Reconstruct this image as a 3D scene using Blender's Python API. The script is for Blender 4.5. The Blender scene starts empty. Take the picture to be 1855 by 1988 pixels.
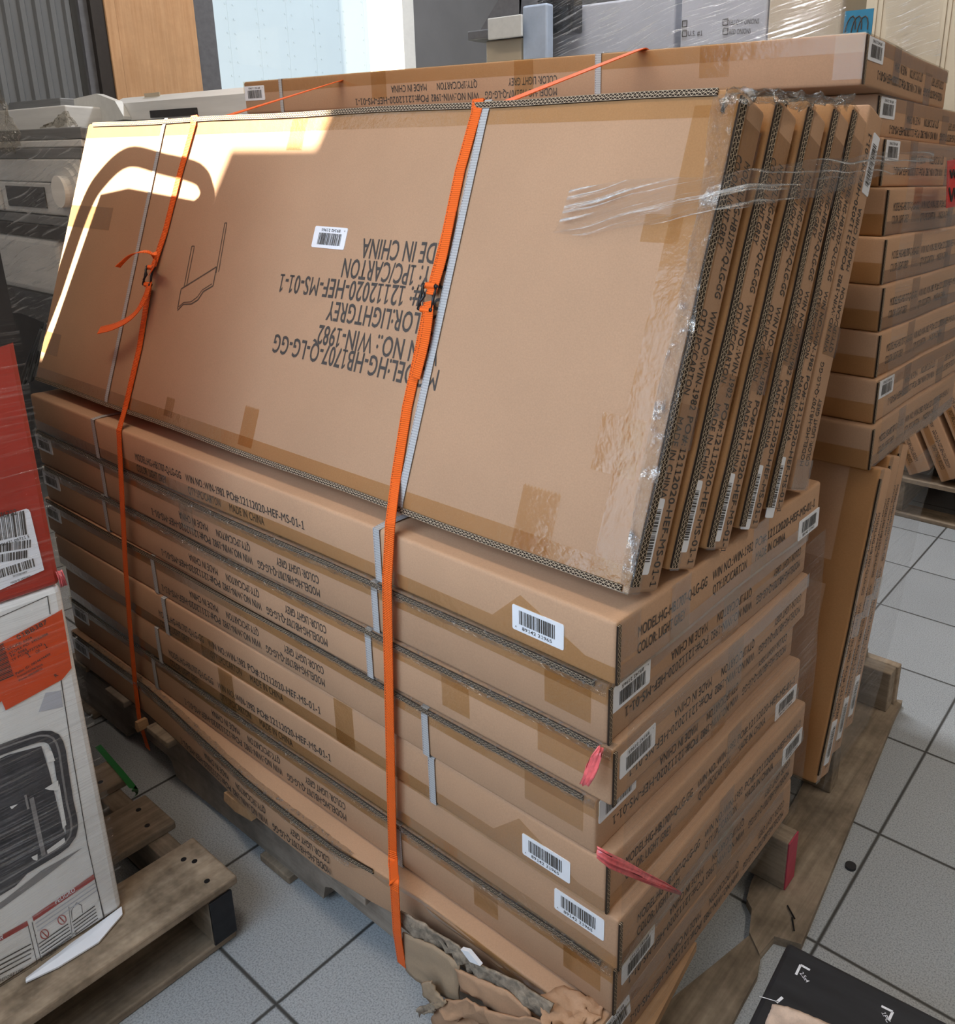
import bpy, bmesh, math, random
from mathutils import Vector, Matrix, noise
random.seed(7)
SC = bpy.context.scene
COL = SC.collection
# ------------------------------------------------------------------ camera, light, exposure
IW, IH = 1855.0, 1988.0
F, PPX, PPY = 1623.74, 200.47, -152.02
CAM = Vector((0.4876, -0.7155, 1.3421))
YAW, PITCH, ROLL = 0.6494, -0.3010, 0.0119
def cam_axes():
    cy, sy, cp, sp, cr, sr = math.cos(YAW), math.sin(YAW), math.cos(PITCH), math.sin(PITCH), math.cos(ROLL), math.sin(ROLL)
    f = Vector((-sy*cp, cy*cp, sp)); r = Vector((cy, sy, 0)); u = r.cross(f)
    return cr*r+sr*u, -sr*r+cr*u, f
CR, CU, CF = cam_axes()
cd = bpy.data.cameras.new('camera'); cam = bpy.data.objects.new('camera', cd); COL.objects.link(cam)
cd.sensor_fit = 'HORIZONTAL'; cd.sensor_width = 36; cd.lens = F/IW*36
cd.shift_x = -PPX/IW; cd.shift_y = PPY/IW; cd.clip_start = 0.02
mw = Matrix((CR, CU, -CF)).transposed().to_4x4(); mw.translation = CAM
cam.matrix_world = mw
SC.camera = cam
vs = SC.view_settings
vs.view_transform = 'Standard'; vs.look = 'None'; vs.gamma = 1; vs.use_curve_mapping = False
vs.exposure = 0.12
# world: hazy daylight outside the openings
wd = bpy.data.worlds.new('daylight'); SC.world = wd; wd.use_nodes = True
bg = wd.node_tree.nodes['Background']; bg.inputs[0].default_value = (0.74, 0.88, 1.0, 1); bg.inputs[1].default_value = 1.35
# sun through the assumed high opening in the front wall
SUN = Vector((1.0, 1.0, -1.05)).normalized()
sl = bpy.data.lights.new('sun', 'SUN'); sl.energy = 32; sl.angle = math.radians(0.6); sl.color = (1, 0.9, 0.72)
so = bpy.data.objects.new('sun', sl); COL.objects.link(so); so.location = (-4, -4, 6); so.rotation_euler = SUN.to_track_quat('-Z', 'Y').to_euler()
def area(name, loc, target, sx, sy, energy, color):
    a = bpy.data.lights.new(name, 'AREA'); a.shape = 'RECTANGLE'; a.size = sx; a.size_y = sy; a.energy = energy; a.color = color
    o = bpy.data.objects.new(name, a); COL.objects.link(o); o.location = loc
    o.rotation_euler = (Vector(target)-Vector(loc)).to_track_quat('-Z', 'Y').to_euler(); return o
# bluish fill added before the solid front wall, and fills added under the ceiling
area('added_front_fill', (-.22, -1.26, 1.45), (-.10, .5, 1.15), 1.5, 1.2, 33, (0.58, 0.79, 1.0))
area('added_ceiling_fill', (-0.9, -0.75, 4.12), (-0.8, 0.3, 0.9), 3.0, 0.4, 42, (1.0, 0.84, 0.66))
area('added_ceiling_fill', (1.9, 1.6, 4.1), (1.2, 1.2, 0), 1.2, 0.3, 34, (1.0, 0.88, 0.72))
area('added_ceiling_fill', (-1.6, 2.2, 4.1), (-1.6, 2.2, 0), 1.6, 0.3, 85, (0.92, 0.95, 1.0))

# ------------------------------------------------------------------ picture-plane to place
def ray(u, v):
    return ((u-IW/2-PPX)/F)*CR - ((v-IH/2-PPY)/F)*CU + CF
def at(u, v, axis, val):
    d = ray(u, v); return CAM + d*((val-CAM[axis])/d[axis])
def atp(u, v, p0, n):
    d = ray(u, v); return CAM + d*((p0-CAM).dot(n)/d.dot(n))

# ------------------------------------------------------------------ mesh building
class MB:
    def __init__(s): s.v = []; s.f = []; s.m = []; s.uv = {}
    def add(s, verts, faces, mat=0, uvs=None):
        b = len(s.v); s.v += [tuple(p) for p in verts]
        for i, f in enumerate(faces):
            if uvs: s.uv[len(s.f)] = [uvs[k] for k in f]
            s.f.append(tuple(b+k for k in f)); s.m.append(mat if isinstance(mat, int) else mat[i])
    def quad(s, a, b, c, d, mat=0, uv=None): s.add([a, b, c, d], [(0, 1, 2, 3)], mat, uv)
    def box(s, lo, hi, mat=0, r=0.0, nx=1, ny=1, nz=1):
        lo, hi = Vector(lo), Vector(hi)
        if r <= 0:
            p = [(x, y, z) for x in (lo[0], hi[0]) for y in (lo[1], hi[1]) for z in (lo[2], hi[2])]
            s.add(p, [(0, 1, 3, 2), (4, 6, 7, 5), (0, 4, 5, 1), (2, 3, 7, 6), (0, 2, 6, 4), (1, 5, 7, 3)], mat); return
        ax = []
        for i, n in enumerate((nx, ny, nz)):
            a, b = lo[i], hi[i]; rr = min(r, (b-a)*.49)
            l = [a, a+rr*.3, a+rr]+[a+rr+(b-a-2*rr)*k/n for k in range(1, n)]+[b-rr, b-rr*.3, b]; ax.append(l)
        idx = {}; V = []; Fc = []
        def vert(i, j, k):
            key = (i, j, k)
            if key not in idx:
                p = Vector((ax[0][i], ax[1][j], ax[2][k]))
                q = Vector([min(max(p[t], lo[t]+min(r, (hi[t]-lo[t])*.49)), hi[t]-min(r, (hi[t]-lo[t])*.49)) for t in range(3)])
                d = p-q
                if d.length > 1e-9: p = q + d.normalized()*min(r, max(abs(d[0]), abs(d[1]), abs(d[2])))
                idx[key] = len(V); V.append(p)
            return idx[key]
        N = [len(a)-1 for a in ax]
        for (a, b, c) in ((0, 1, 2), (1, 2, 0), (2, 0, 1)):
            for side in (0, N[c]):
                for i in range(N[a]):
                    for j in range(N[b]):
                        q = []
                        for (di, dj) in ((0, 0), (1, 0), (1, 1), (0, 1)):
                            t = [0, 0, 0]; t[a] = i+di; t[b] = j+dj; t[c] = side; q.append(vert(*t))
                        Fc.append(tuple(q) if side else tuple(reversed(q)))
        s.add(V, Fc, mat)
    def prism(s, pts, axis, a, b, mat=0):
        n = len(pts); V = []
        for t in (a, b):
            for p in pts:
                q = list(p); q.insert(axis, t); V.append(q)
        fs = [tuple(range(n)), tuple(range(2*n-1, n-1, -1))]+[(i, i+n, (i+1) % n+n, (i+1) % n) for i in range(n)]
        s.add(V, fs, mat)
    def tube(s, pts, r, seg=10, mat=0, closed=False):
        pts = [Vector(p) for p in pts]; n = len(pts); V = []; up = None
        for i, p in enumerate(pts):
            a = pts[i-1] if (i or closed) else p; b = pts[(i+1) % n] if (i < n-1 or closed) else p
            t = (b-a).normalized()
            if up is None: up = t.orthogonal().normalized()
            up = (up-t*up.dot(t)).normalized(); w = t.cross(up)
            for k in range(seg):
                an = 2*math.pi*k/seg; V.append(p+(up*math.cos(an)+w*math.sin(an))*r)
        fs = []
        for i in range(n if closed else n-1):
            for k in range(seg):
                a, b = i*seg, ((i+1) % n)*seg; fs.append((a+k, a+(k+1) % seg, b+(k+1) % seg, b+k))
        if not closed: fs += [tuple(reversed(range(seg))), tuple(range((n-1)*seg, n*seg))]
        s.add(V, fs, mat)
    def grid(s, P, mat=0, uvs=None):
        R, Cn = len(P), len(P[0]); V = [p for row in P for p in row]
        uv = [(j/(Cn-1), i/(R-1)) for i in range(R) for j in range(Cn)] if uvs is None else uvs
        s.add(V, [(i*Cn+j, i*Cn+j+1, (i+1)*Cn+j+1, (i+1)*Cn+j) for i in range(R-1) for j in range(Cn-1)], mat, uv)
    def geo(s, g, o, r, v, n, sx=1, sy=1, mats=None):
        V = [o+r*(p[0]*sx)+v*(p[1]*sy)+n*p[2] for p in g[0]]
        s.add(V, g[1], [mats[k] for k in g[2]] if mats is not None else g[2])
    def build(s, name, mats, parent=None, smooth=False, warp=None):
        me = bpy.data.meshes.new(name)
        V = s.v if warp is None else [warp(Vector(p)) for p in s.v]
        me.from_pydata(V, [], s.f)
        mats = mats if isinstance(mats, (list, tuple)) else [mats]
        for m in mats: me.materials.append(m)
        me.polygons.foreach_set('material_index', s.m)
        if s.uv:
            L = me.uv_layers.new(name='UVMap'); k = 0; d = [0.0]*(2*len(me.loops))
            for i, f in enumerate(s.f):
                u = s.uv.get(i)
                for j in range(len(f)):
                    if u: d[2*k], d[2*k+1] = u[j]
                    k += 1
            L.data.foreach_set('uv', d)
        if smooth: me.polygons.foreach_set('use_smooth', [True]*len(me.polygons))
        me.update()
        o = bpy.data.objects.new(name, me); COL.objects.link(o)
        if parent: o.parent = parent
        return o
def tag(o, label, cat, group=None, kind=None):
    if label: o['label'] = label
    if cat: o['category'] = cat
    if group: o['group'] = group
    if kind: o['kind'] = kind
    return o
def thing(name, label, cat, loc=(0, 0, 0), group=None, matrix=None):
    o = bpy.data.objects.new(name, None); o.empty_display_size = .05; COL.objects.link(o)
    if matrix is not None: o.matrix_world = matrix
    else: o.location = loc
    return tag(o, label, cat, group)
def structure(o): o['kind'] = 'structure'; return o

# ------------------------------------------------------------------ materials
def nt(name):
    m = bpy.data.materials.new(name); m.use_nodes = True; t = m.node_tree; t.nodes.clear()
    out = t.nodes.new('ShaderNodeOutputMaterial'); return m, t, out
def lk(t, a, b): t.links.new(a, b)
def math_n(t, op, a, b=None, c=None):
    n = t.nodes.new('ShaderNodeMath'); n.operation = op
    for i, x in enumerate((a, b, c)):
        if x is None: continue
        if isinstance(x, (int, float)): n.inputs[i].default_value = x
        else: lk(t, x, n.inputs[i])
    return n.outputs[0]
def ramp(t, fac, stops):
    n = t.nodes.new('ShaderNodeValToRGB'); e = n.color_ramp.elements
    while len(e) < len(stops): e.new(0.5)
    for i, (p, c) in enumerate(stops): e[i].position = p; e[i].color = (*c, 1) if len(c) == 3 else c
    lk(t, fac, n.inputs[0]); return n.outputs[0]
def bsdf(t, out, color=None, rough=.6, metal=0, spec=.5, coat=0):
    b = t.nodes.new('ShaderNodeBsdfPrincipled')
    if color is not None:
        if isinstance(color, tuple): b.inputs['Base Color'].default_value = (*color, 1)
        else: lk(t, color, b.inputs['Base Color'])
    b.inputs['Roughness'].default_value = rough; b.inputs['Metallic'].default_value = metal
    b.inputs['Specular IOR Level'].default_value = spec; b.inputs['Coat Weight'].default_value = coat
    lk(t, b.outputs[0], out.inputs[0]); return b
def noise_n(t, scale, coord='Object', vscale=(1, 1, 1), detail=4, rough=.6):
    tc = t.nodes.new('ShaderNodeTexCoord'); mp = t.nodes.new('ShaderNodeMapping'); mp.inputs['Scale'].default_value = vscale
    lk(t, tc.outputs[coord], mp.inputs[0]); n = t.nodes.new('ShaderNodeTexNoise')
    n.inputs['Scale'].default_value = scale; n.inputs['Detail'].default_value = detail; n.inputs['Roughness'].default_value = rough
    lk(t, mp.outputs[0], n.inputs['Vector']); return n.outputs['Fac']
def bump(t, b, h, strength=.2, dist=.001):
    n = t.nodes.new('ShaderNodeBump'); n.inputs['Strength'].default_value = strength; n.inputs['Distance'].default_value = dist
    lk(t, h, n.inputs['Height']); lk(t, n.outputs[0], b.inputs['Normal']); return n
def simple(name, color, rough=.6, metal=0, spec=.5, var=.12, scale=40, coat=0, bs=0, vscale=(1, 1, 1)):
    m, t, out = nt(name)
    f = noise_n(t, scale, vscale=vscale)
    lo = tuple(max(0, c*(1-var)) for c in color); hi = tuple(min(1, c*(1+var)) for c in color)
    b = bsdf(t, out, ramp(t, f, [(.3, lo), (.7, hi)]), rough, metal, spec, coat)
    if bs: bump(t, b, f, bs, .002)
    return m
def cardboard(name, base, vari=.10):
    m, t, out = nt(name)
    fine = noise_n(t, 420, vscale=(1, 1, 1), detail=3)
    big = noise_n(t, 5, detail=3)
    c1 = ramp(t, fine, [(.25, tuple(c*.92 for c in base)), (.75, tuple(c*1.07 for c in base))])
    oi = t.nodes.new('ShaderNodeObjectInfo')
    v = math_n(t, 'MULTIPLY_ADD', oi.outputs['Random'], vari*2, 1-vari)
    v2 = math_n(t, 'MULTIPLY_ADD', big, .22, .89)
    hs = t.nodes.new('ShaderNodeHueSaturation'); lk(t, c1, hs.inputs['Color']); lk(t, math_n(t, 'MULTIPLY', v, v2), hs.inputs['Value'])
    b = bsdf(t, out, hs.outputs[0], .72, 0, .3)
    tc = t.nodes.new('ShaderNodeTexCoord'); w = t.nodes.new('ShaderNodeTexWave'); w.wave_type = 'BANDS'; w.bands_direction = 'X'
    w.inputs['Scale'].default_value = 40; lk(t, tc.outputs['Object'], w.inputs['Vector'])
    bump(t, b, math_n(t, 'MULTIPLY_ADD', w.outputs['Fac'], .25, fine), .10, .001)
    return m
def wood(name, c1, c2, axis, dirt=.5, rough=.75):
    m, t, out = nt(name)
    vs_ = [26, 26, 26]; vs_[axis] = 1.2
    g = noise_n(t, 2.2, vscale=tuple(vs_), detail=6, rough=.65)
    d = noise_n(t, 6, detail=5, rough=.7)
    col = ramp(t, g, [(.25, c1), (.75, c2)])
    mx = t.nodes.new('ShaderNodeMix'); mx.data_type = 'RGBA'; mx.blend_type = 'MULTIPLY'
    dd = ramp(t, d, [(.38, (1-dirt, 1-dirt*1.02, 1-dirt*1.05)), (.6, (1, 1, 1))])
    mx.inputs[0].default_value = 1; lk(t, col, mx.inputs[6]); lk(t, dd, mx.inputs[7])
    b = bsdf(t, out, mx.outputs[2], rough, 0, .25); bump(t, b, g, .5, .003); return m
def film(name, veil=.10, streak=.5, su=2, sv=40, tint=(.97, .97, .97), rough=.13, coord='UV', dist=.012):
    m, t, out = nt(name)
    n1 = noise_n(t, 3, coord=coord, vscale=(su, sv, sv), detail=5, rough=.6)
    n2 = noise_n(t, 2.2, coord=coord, vscale=(su*.8, sv*.35, sv*.35), detail=3)
    bp = t.nodes.new('ShaderNodeBump'); bp.inputs['Strength'].default_value = 1.0; bp.inputs['Distance'].default_value = dist
    lk(t, math_n(t, 'ADD', n1, math_n(t, 'MULTIPLY', n2, 1.5)), bp.inputs['Height'])
    gl = t.nodes.new('ShaderNodeBsdfGlossy'); gl.inputs['Roughness'].default_value = rough; lk(t, bp.outputs[0], gl.inputs['Normal'])
    tr = t.nodes.new('ShaderNodeBsdfTransparent'); tr.inputs[0].default_value = (*tint, 1)
    fac = math_n(t, 'MULTIPLY_ADD', ramp(t, n1, [(.54, (0, 0, 0)), (.66, (1, 1, 1))]), streak, veil)
    lw = t.nodes.new('ShaderNodeLayerWeight'); lw.inputs[0].default_value = .5; lk(t, bp.outputs[0], lw.inputs['Normal'])
    fac = math_n(t, 'ADD', fac, math_n(t, 'MULTIPLY', math_n(t, 'POWER', lw.outputs['Facing'], 3), .35))
    df = t.nodes.new('ShaderNodeBsdfDiffuse'); df.inputs[0].default_value = (.80, .80, .80, 1); lk(t, bp.outputs[0], df.inputs['Normal'])
    wm = t.nodes.new('ShaderNodeMixShader'); wm.inputs[0].default_value = .30; lk(t, gl.outputs[0], wm.inputs[1]); lk(t, df.outputs[0], wm.inputs[2])
    mx = t.nodes.new('ShaderNodeMixShader'); lk(t, fac, mx.inputs[0]); lk(t, tr.outputs[0], mx.inputs[1]); lk(t, wm.outputs[0], mx.inputs[2])
    lk(t, mx.outputs[0], out.inputs[0]); return m
def tape_mat():
    m, t, out = nt('packing_tape')
    n1 = noise_n(t, 38, detail=3); n2 = noise_n(t, 300, detail=2)
    bp = t.nodes.new('ShaderNodeBump'); bp.inputs['Strength'].default_value = .35; bp.inputs['Distance'].default_value = .003
    lk(t, math_n(t, 'MULTIPLY_ADD', n2, .15, n1), bp.inputs['Height'])
    gl = t.nodes.new('ShaderNodeBsdfGlossy'); gl.inputs['Roughness'].default_value = .16; lk(t, bp.outputs[0], gl.inputs['Normal'])
    tr = t.nodes.new('ShaderNodeBsdfTransparent'); tr.inputs[0].default_value = (.93, .85, .70, 1)
    lw = t.nodes.new('ShaderNodeLayerWeight'); lw.inputs[0].default_value = .5; lk(t, bp.outputs[0], lw.inputs['Normal'])
    mx = t.nodes.new('ShaderNodeMixShader'); lk(t, math_n(t, 'MULTIPLY_ADD', math_n(t, 'POWER', lw.outputs['Facing'], 2.5), .8, .035), mx.inputs[0])
    lk(t, tr.outputs[0], mx.inputs[1]); lk(t, gl.outputs[0], mx.inputs[2]); lk(t, mx.outputs[0], out.inputs[0]); return m
def webbing(name, c, per=.0026, depth=.35):
    m, t, out = nt(name)
    tc = t.nodes.new('ShaderNodeTexCoord'); sp = t.nodes.new('ShaderNodeSeparateXYZ'); lk(t, tc.outputs['UV'], sp.inputs[0])
    w = math_n(t, 'SINE', math_n(t, 'MULTIPLY', sp.outputs[0], 2*math.pi/per))
    edge = math_n(t, 'LESS_THAN', math_n(t, 'ABSOLUTE', math_n(t, 'SUBTRACT', sp.outputs[1], .12)), .025)
    st = math_n(t, 'MULTIPLY', edge, math_n(t, 'GREATER_THAN', math_n(t, 'SINE', math_n(t, 'MULTIPLY', sp.outputs[0], 2*math.pi/.005)), -.2))
    col = ramp(t, math_n(t, 'MULTIPLY_ADD', w, .5, .5), [(0, tuple(x*.78 for x in c)), (.5, c), (1, tuple(min(1, x*1.08) for x in c))])
    mx = t.nodes.new('ShaderNodeMix'); mx.data_type = 'RGBA'; lk(t, st, mx.inputs[0]); lk(t, col, mx.inputs[6]); mx.inputs[7].default_value = (.10, .02, .01, 1)
    b = bsdf(t, out, mx.outputs[2], .55, 0, .35); bump(t, b, w, depth, .0006); return m
def flute_mat():
    m, t, out = nt('corrugated_edge')
    tc = t.nodes.new('ShaderNodeTexCoord'); sp = t.nodes.new('ShaderNodeSeparateXYZ'); lk(t, tc.outputs['UV'], sp.inputs[0])
    s1 = math_n(t, 'SINE', math_n(t, 'MULTIPLY', sp.outputs[0], 2*math.pi/.0075))
    s2 = math_n(t, 'SINE', math_n(t, 'MULTIPLY', sp.outputs[0], 2*math.pi/.0068))
    a = math_n(t, 'ABSOLUTE', math_n(t, 'SUBTRACT', sp.outputs[1], math_n(t, 'MULTIPLY_ADD', s1, .17, .28)))
    b_ = math_n(t, 'ABSOLUTE', math_n(t, 'SUBTRACT', sp.outputs[1], math_n(t, 'MULTIPLY_ADD', s2, .15, .72)))
    l = math_n(t, 'LESS_THAN', math_n(t, 'MINIMUM', a, b_), .055)
    for y in (.04, .5, .96):
        l = math_n(t, 'MAXIMUM', l, math_n(t, 'LESS_THAN', math_n(t, 'ABSOLUTE', math_n(t, 'SUBTRACT', sp.outputs[1], y)), .03))
    mx = t.nodes.new('ShaderNodeMix'); mx.data_type = 'RGBA'; lk(t, l, mx.inputs[0])
    mx.inputs[6].default_value = (.028, .018, .012, 1); mx.inputs[7].default_value = (.46, .36, .26, 1)
    bsdf(t, out, mx.outputs[2], .8, 0, .2); return m
def floor_mat(s, ox, oy):
    m, t, out = nt('grey_floor_tile')
    tc = t.nodes.new('ShaderNodeTexCoord'); sp = t.nodes.new('ShaderNodeSeparateXYZ'); lk(t, tc.outputs['Object'], sp.inputs[0])
    g = None; ids = []
    for i, o in ((0, ox), (1, oy)):
        q = math_n(t, 'DIVIDE', math_n(t, 'SUBTRACT', sp.outputs[i], o), s)
        fr = math_n(t, 'FRACT', q); ids.append(math_n(t, 'FLOOR', q))
        d = math_n(t, 'MINIMUM', fr, math_n(t, 'SUBTRACT', 1, fr))
        g = d if g is None else math_n(t, 'MINIMUM', g, d)
    ln = ramp(t, g, [(.006, (1, 1, 1)), (.013, (0, 0, 0))])
    cb = t.nodes.new('ShaderNodeCombineXYZ'); lk(t, ids[0], cb.inputs[0]); lk(t, ids[1], cb.inputs[1])
    wn = t.nodes.new('ShaderNodeTexWhiteNoise'); lk(t, cb.outputs[0], wn.inputs[0])
    sn = noise_n(t, 330, detail=2); bn = noise_n(t, 2.2, detail=4)
    col = ramp(t, sn, [(.36, (.27, .285, .30)), (.5, (.40, .425, .45)), (.7, (.48, .505, .53))])
    hs = t.nodes.new('ShaderNodeHueSaturation'); lk(t, col, hs.inputs['Color'])
    val = math_n(t, 'MULTIPLY', math_n(t, 'MULTIPLY_ADD', wn.outputs['Value'], .10, .92), math_n(t, 'MULTIPLY_ADD', bn, .25, .87))
    lk(t, val, hs.inputs['Value'])
    mx = t.nodes.new('ShaderNodeMix'); mx.data_type = 'RGBA'; lk(t, ln, mx.inputs[0]); lk(t, hs.outputs[0], mx.inputs[6]); mx.inputs[7].default_value = (.06, .06, .058, 1)
    b = bsdf(t, out, mx.outputs[2], .42, 0, .4)
    bump(t, b, math_n(t, 'MULTIPLY_ADD', ln, -1.5, math_n(t, 'MULTIPLY', sn, .3)), .5, .002); return m
M = {}
M['card'] = cardboard('kraft_cardboard', (.47, .285, .175))
M['card_dirty'] = cardboard('worn_cardboard', (.36, .265, .18), .02)
M['card_in'] = simple('torn_cardboard', (.26, .21, .16), .9, var=.45, scale=90, bs=.8)
M['ink'] = simple('black_ink', (.055, .047, .042), .7, var=.2, scale=300)
M['line'] = simple('thin_ink', (.10, .07, .05), .8, var=.2, scale=300)
M['tape'] = tape_mat()
M['white'] = simple('white_label', (.80, .81, .86), .35, var=.04, scale=15)
M['band'] = webbing('white_strapping', (.43, .43, .44), .004, .10)
M['orange'] = webbing('orange_webbing', (.86, .135, .012), .0030, .6)
M['flute'] = flute_mat()
M['black'] = simple('black_plastic', (.012, .012, .013), .35, var=.3)
M['steel'] = simple('black_steel', (.03, .03, .033), .35, .6, var=.2)
M['wood_x'] = wood('pallet_wood_x', (.19, .145, .105), (.42, .335, .25), 0, .45)
M['wood_y'] = wood('pallet_wood_y', (.19, .145, .105), (.42, .335, .25), 1, .45)
M['wood_grey'] = wood('grey_pallet_wood', (.20, .165, .135), (.36, .30, .25), 0, .4)
M['wood_warm'] = wood('warm_pallet_wood', (.30, .22, .15), (.52, .41, .30), 1, .62)
M['wood_chip'] = wood('broken_wood', (.40, .22, .11), (.58, .36, .20), 1, .25)
M['ply'] = wood('plywood', (.50, .27, .13), (.66, .40, .22), 2, .12, .5)
M['pinkp'] = simple('pink_paint', (.45, .05, .09), .6)
M['pink'] = simple('pink_tie_plastic', (.72, .13, .14), .28, var=.25, scale=120, coat=.4)
M['red'] = simple('red_carton_print', (.36, .032, .018), .35, var=.12, scale=8, coat=.3)
M['blackc'] = simple('black_carton_print', (.016, .013, .012), .4, var=.3, scale=20)
M['whitec'] = simple('white_carton_print', (.76, .755, .74), .55, var=.10, scale=7)
M['dirt'] = simple('grey_print', (.22, .21, .21), .6, var=.3, scale=20)
M['pic'] = simple('dark_print', (.045, .044, .05), .5, var=.4, scale=30)
M['redink'] = simple('red_ink', (.36, .05, .04), .6)
M['orangel'] = simple('orange_label', (.60, .072, .016), .4, var=.08, scale=10, coat=.2)
M['green'] = simple('green_strap', (.01, .16, .03), .4)
M['blue'] = simple('blue_paper', (.02, .20, .36), .6, var=.05)
M['redp'] = simple('red_paper', (.62, .035, .03), .6)
M['wall'] = simple('dark_grey_paint', (.17, .17, .178), .6, var=.08, scale=3)
M['wall_l'] = simple('light_wall_paint', (.62, .60, .56), .7, var=.04, scale=3)
M['jamb'] = simple('brown_steel', (.035, .028, .024), .5, .2)
M['door'] = simple('grey_door_steel', (.17, .175, .18), .34, .15, var=.10, scale=6, vscale=(1, 1, .2))
M['frame'] = simple('grey_frame', (.13, .13, .14), .5, .1)
M['wframe'] = simple('white_frame', (.82, .82, .80), .5, var=.03)
M['trailer'] = simple('trailer_skin', (.72, .75, .77), .4, .0, var=.02, scale=2)
M['metal'] = simple('grey_metal', (.64, .635, .62), .4, .0, var=.1, scale=8, vscale=(.3, 1, 4))
M['metal_d'] = simple('dark_metal', (.20, .20, .20), .4, .3, var=.25, scale=8, vscale=(.3, 1, 8))
M['plast'] = simple('pale_plastic', (.58, .58, .56), .45, var=.05)
M['glass_d'] = simple('dark_window', (.03, .028, .027), .1, var=.3)
M['beige'] = simple('beige_board', (.50, .42, .31), .6, var=.06, scale=5)
M['greyc'] = simple('grey_carton', (.46, .47, .52), .6, var=.08, scale=5)
M['bluec'] = simple('blue_grey_plastic', (.36, .42, .52), .4, var=.1, scale=12, coat=.3)
M['blackbox'] = simple('black_box_print', (.022, .023, .027), .42, var=.25, scale=8, vscale=(1, 6, 6))
M['bag'] = simple('black_bag', (.014, .015, .018), .16, var=.4, scale=30, coat=.5)
M['stone'] = simple('dark_speck', (.02, .02, .024), .5)
M['film'] = film('stretch_film', .03, .30, 1.6, 26)
M['film_w'] = film('stretch_film_dense', .03, .60, 1.8, 34, (.96, .96, .965), .10, dist=.013)
M['film_t'] = film('stretch_film_thin', .0, .17, 1.4, 46, (.985, .985, .985), .10, dist=.010)
M['film_b'] = film('stretch_film_band', .03, .9, 1.2, 60, (.96, .955, .95), .09, dist=.009)
M['film_e'] = film('film_edge', .08, .6, 14, 30, (.9, .89, .86), .12, dist=.03)
M['film_c'] = film('crumpled_film', .06, .75, 9, 9, (.9, .88, .84), .12, dist=.03)
M['asphalt'] = simple('asphalt', (.09, .09, .09), .9)

# ------------------------------------------------------------------ text and printed marks
_tc, _gc = {}, {}
def raw_geo(s, off=.010):
    cu = bpy.data.curves.new('t', 'FONT'); cu.body = s; cu.size = 1; cu.resolution_u = 3; cu.offset = off
    o = bpy.data.objects.new('t', cu); COL.objects.link(o)
    dg = bpy.context.evaluated_depsgraph_get(); me = bpy.data.meshes.new_from_object(o.evaluated_get(dg))
    V = [tuple(v.co) for v in me.vertices]; Fs = [tuple(p.vertices) for p in me.polygons]
    bpy.data.objects.remove(o); bpy.data.curves.remove(cu); bpy.data.meshes.remove(me); return V, Fs
def right(s): return max(v[0] for v in raw_geo(s)[0])
def glyph(ch):
    if ch not in _gc:
        adv = right('H'+ch+'H')-right('HH')
        if ch == ' ': V, Fs = [], []
        elif ch == '1':
            adv = right('H0H')-right('HH'); q = .69
            V = [(.25, 0, 0), (.34, 0, 0), (.34, q, 0), (.27, q, 0), (.12, q-.10, 0), (.12, q-.19, 0), (.25, q-.10, 0), (.10, 0, 0), (.49, 0, 0), (.49, .075, 0), (.10, .075, 0)]
            Fs = [(0, 1, 2, 3, 6), (3, 4, 5, 6), (7, 8, 9, 10)]
        else: V, Fs = raw_geo(ch, 0.0 if ch in 'MW' else .010)
        _gc[ch] = (V, Fs, adv)
    return _gc[ch]
def text_geo(s):
    """flat letters scaled to a cap height of 1 (width in the same unit)"""
    if s in _tc: return _tc[s]
    V, Fs, x = [], [], 0.0
    for ch in s:
        v, f, adv = glyph(ch); b = len(V)
        V += [(p[0]+x, p[1], 0) for p in v]; Fs += [tuple(b+i for i in q) for q in f]; x += adv*1.04
    x0 = min(v[0] for v in V); x1 = max(v[0] for v in V); k = 1/.69
    V = [((x-x0)*k, y*k, 0) for x, y, z in V]
    _tc[s] = (V, Fs, [0]*len(Fs), (x1-x0)*k); return _tc[s]
def put_text(mb, s, o, r, v, n, h, w=None, mat=1, off=.0006):
    g = text_geo(s); sx = h if w is None else w/g[3]
    mb.geo(g, o+n*off, r, v, n, sx, h, [mat])
def block(mb, o, r, v, n, length=.55, mat=1, h=.0148):
    """the two printed lines of a carton side; o is the left end, half way between the lines"""
    k = length/.55
    l1 = o+v*.0118-v*h*.5; l2 = o-v*.0118-v*h*.5
    for s, x, w, l in (('MODEL:HG-HB1707-Q-LG-GG', 0, .174, l1), ('WIN NO.:WIN-1982', .190, .129, l1), ('PO#:12112020-HEF-MS-01-1', .327, .222, l1),
                       ('COLOR: LIGHT GREY', 0, .115, l2), ('QTY:1PC/CARTON', .194, .108, l2), ('MADE IN CHINA', .331, .104, l2)):
        put_text(mb, s, l+r*(x*k), r, v, n, h, w*k, mat)
def rrect(w, h, r, seg=4):
    p = []
    for cx, cy, a0 in ((w-r, r, -90), (w-r, h-r, 0), (r, h-r, 90), (r, r, 180)):
        for k in range(seg+1):
            a = math.radians(a0+90*k/seg); p.append((cx+r*math.cos(a), cy+r*math.sin(a)))
    return p
def bars_geo(w, h, n, rng, z=.0003):
    V = []; Fs = []; x = 0.0; tot = []
    while len(tot) < n:
        tot.append((rng.choice((1, 1, 2, 3)), rng.choice((1, 1, 2))))
    u = w/sum(a+b for a, b in tot)
    for a, b in tot:
        i = len(V); V += [(x, 0, z), (x+a*u, 0, z), (x+a*u, h, z), (x, h, z)]; Fs.append((i, i+1, i+2, i+3)); x += (a+b)*u
    return V, Fs, [1]*len(Fs)
_rb = random.Random(3)
BARS = bars_geo(1, 1, 26, _rb)
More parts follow.
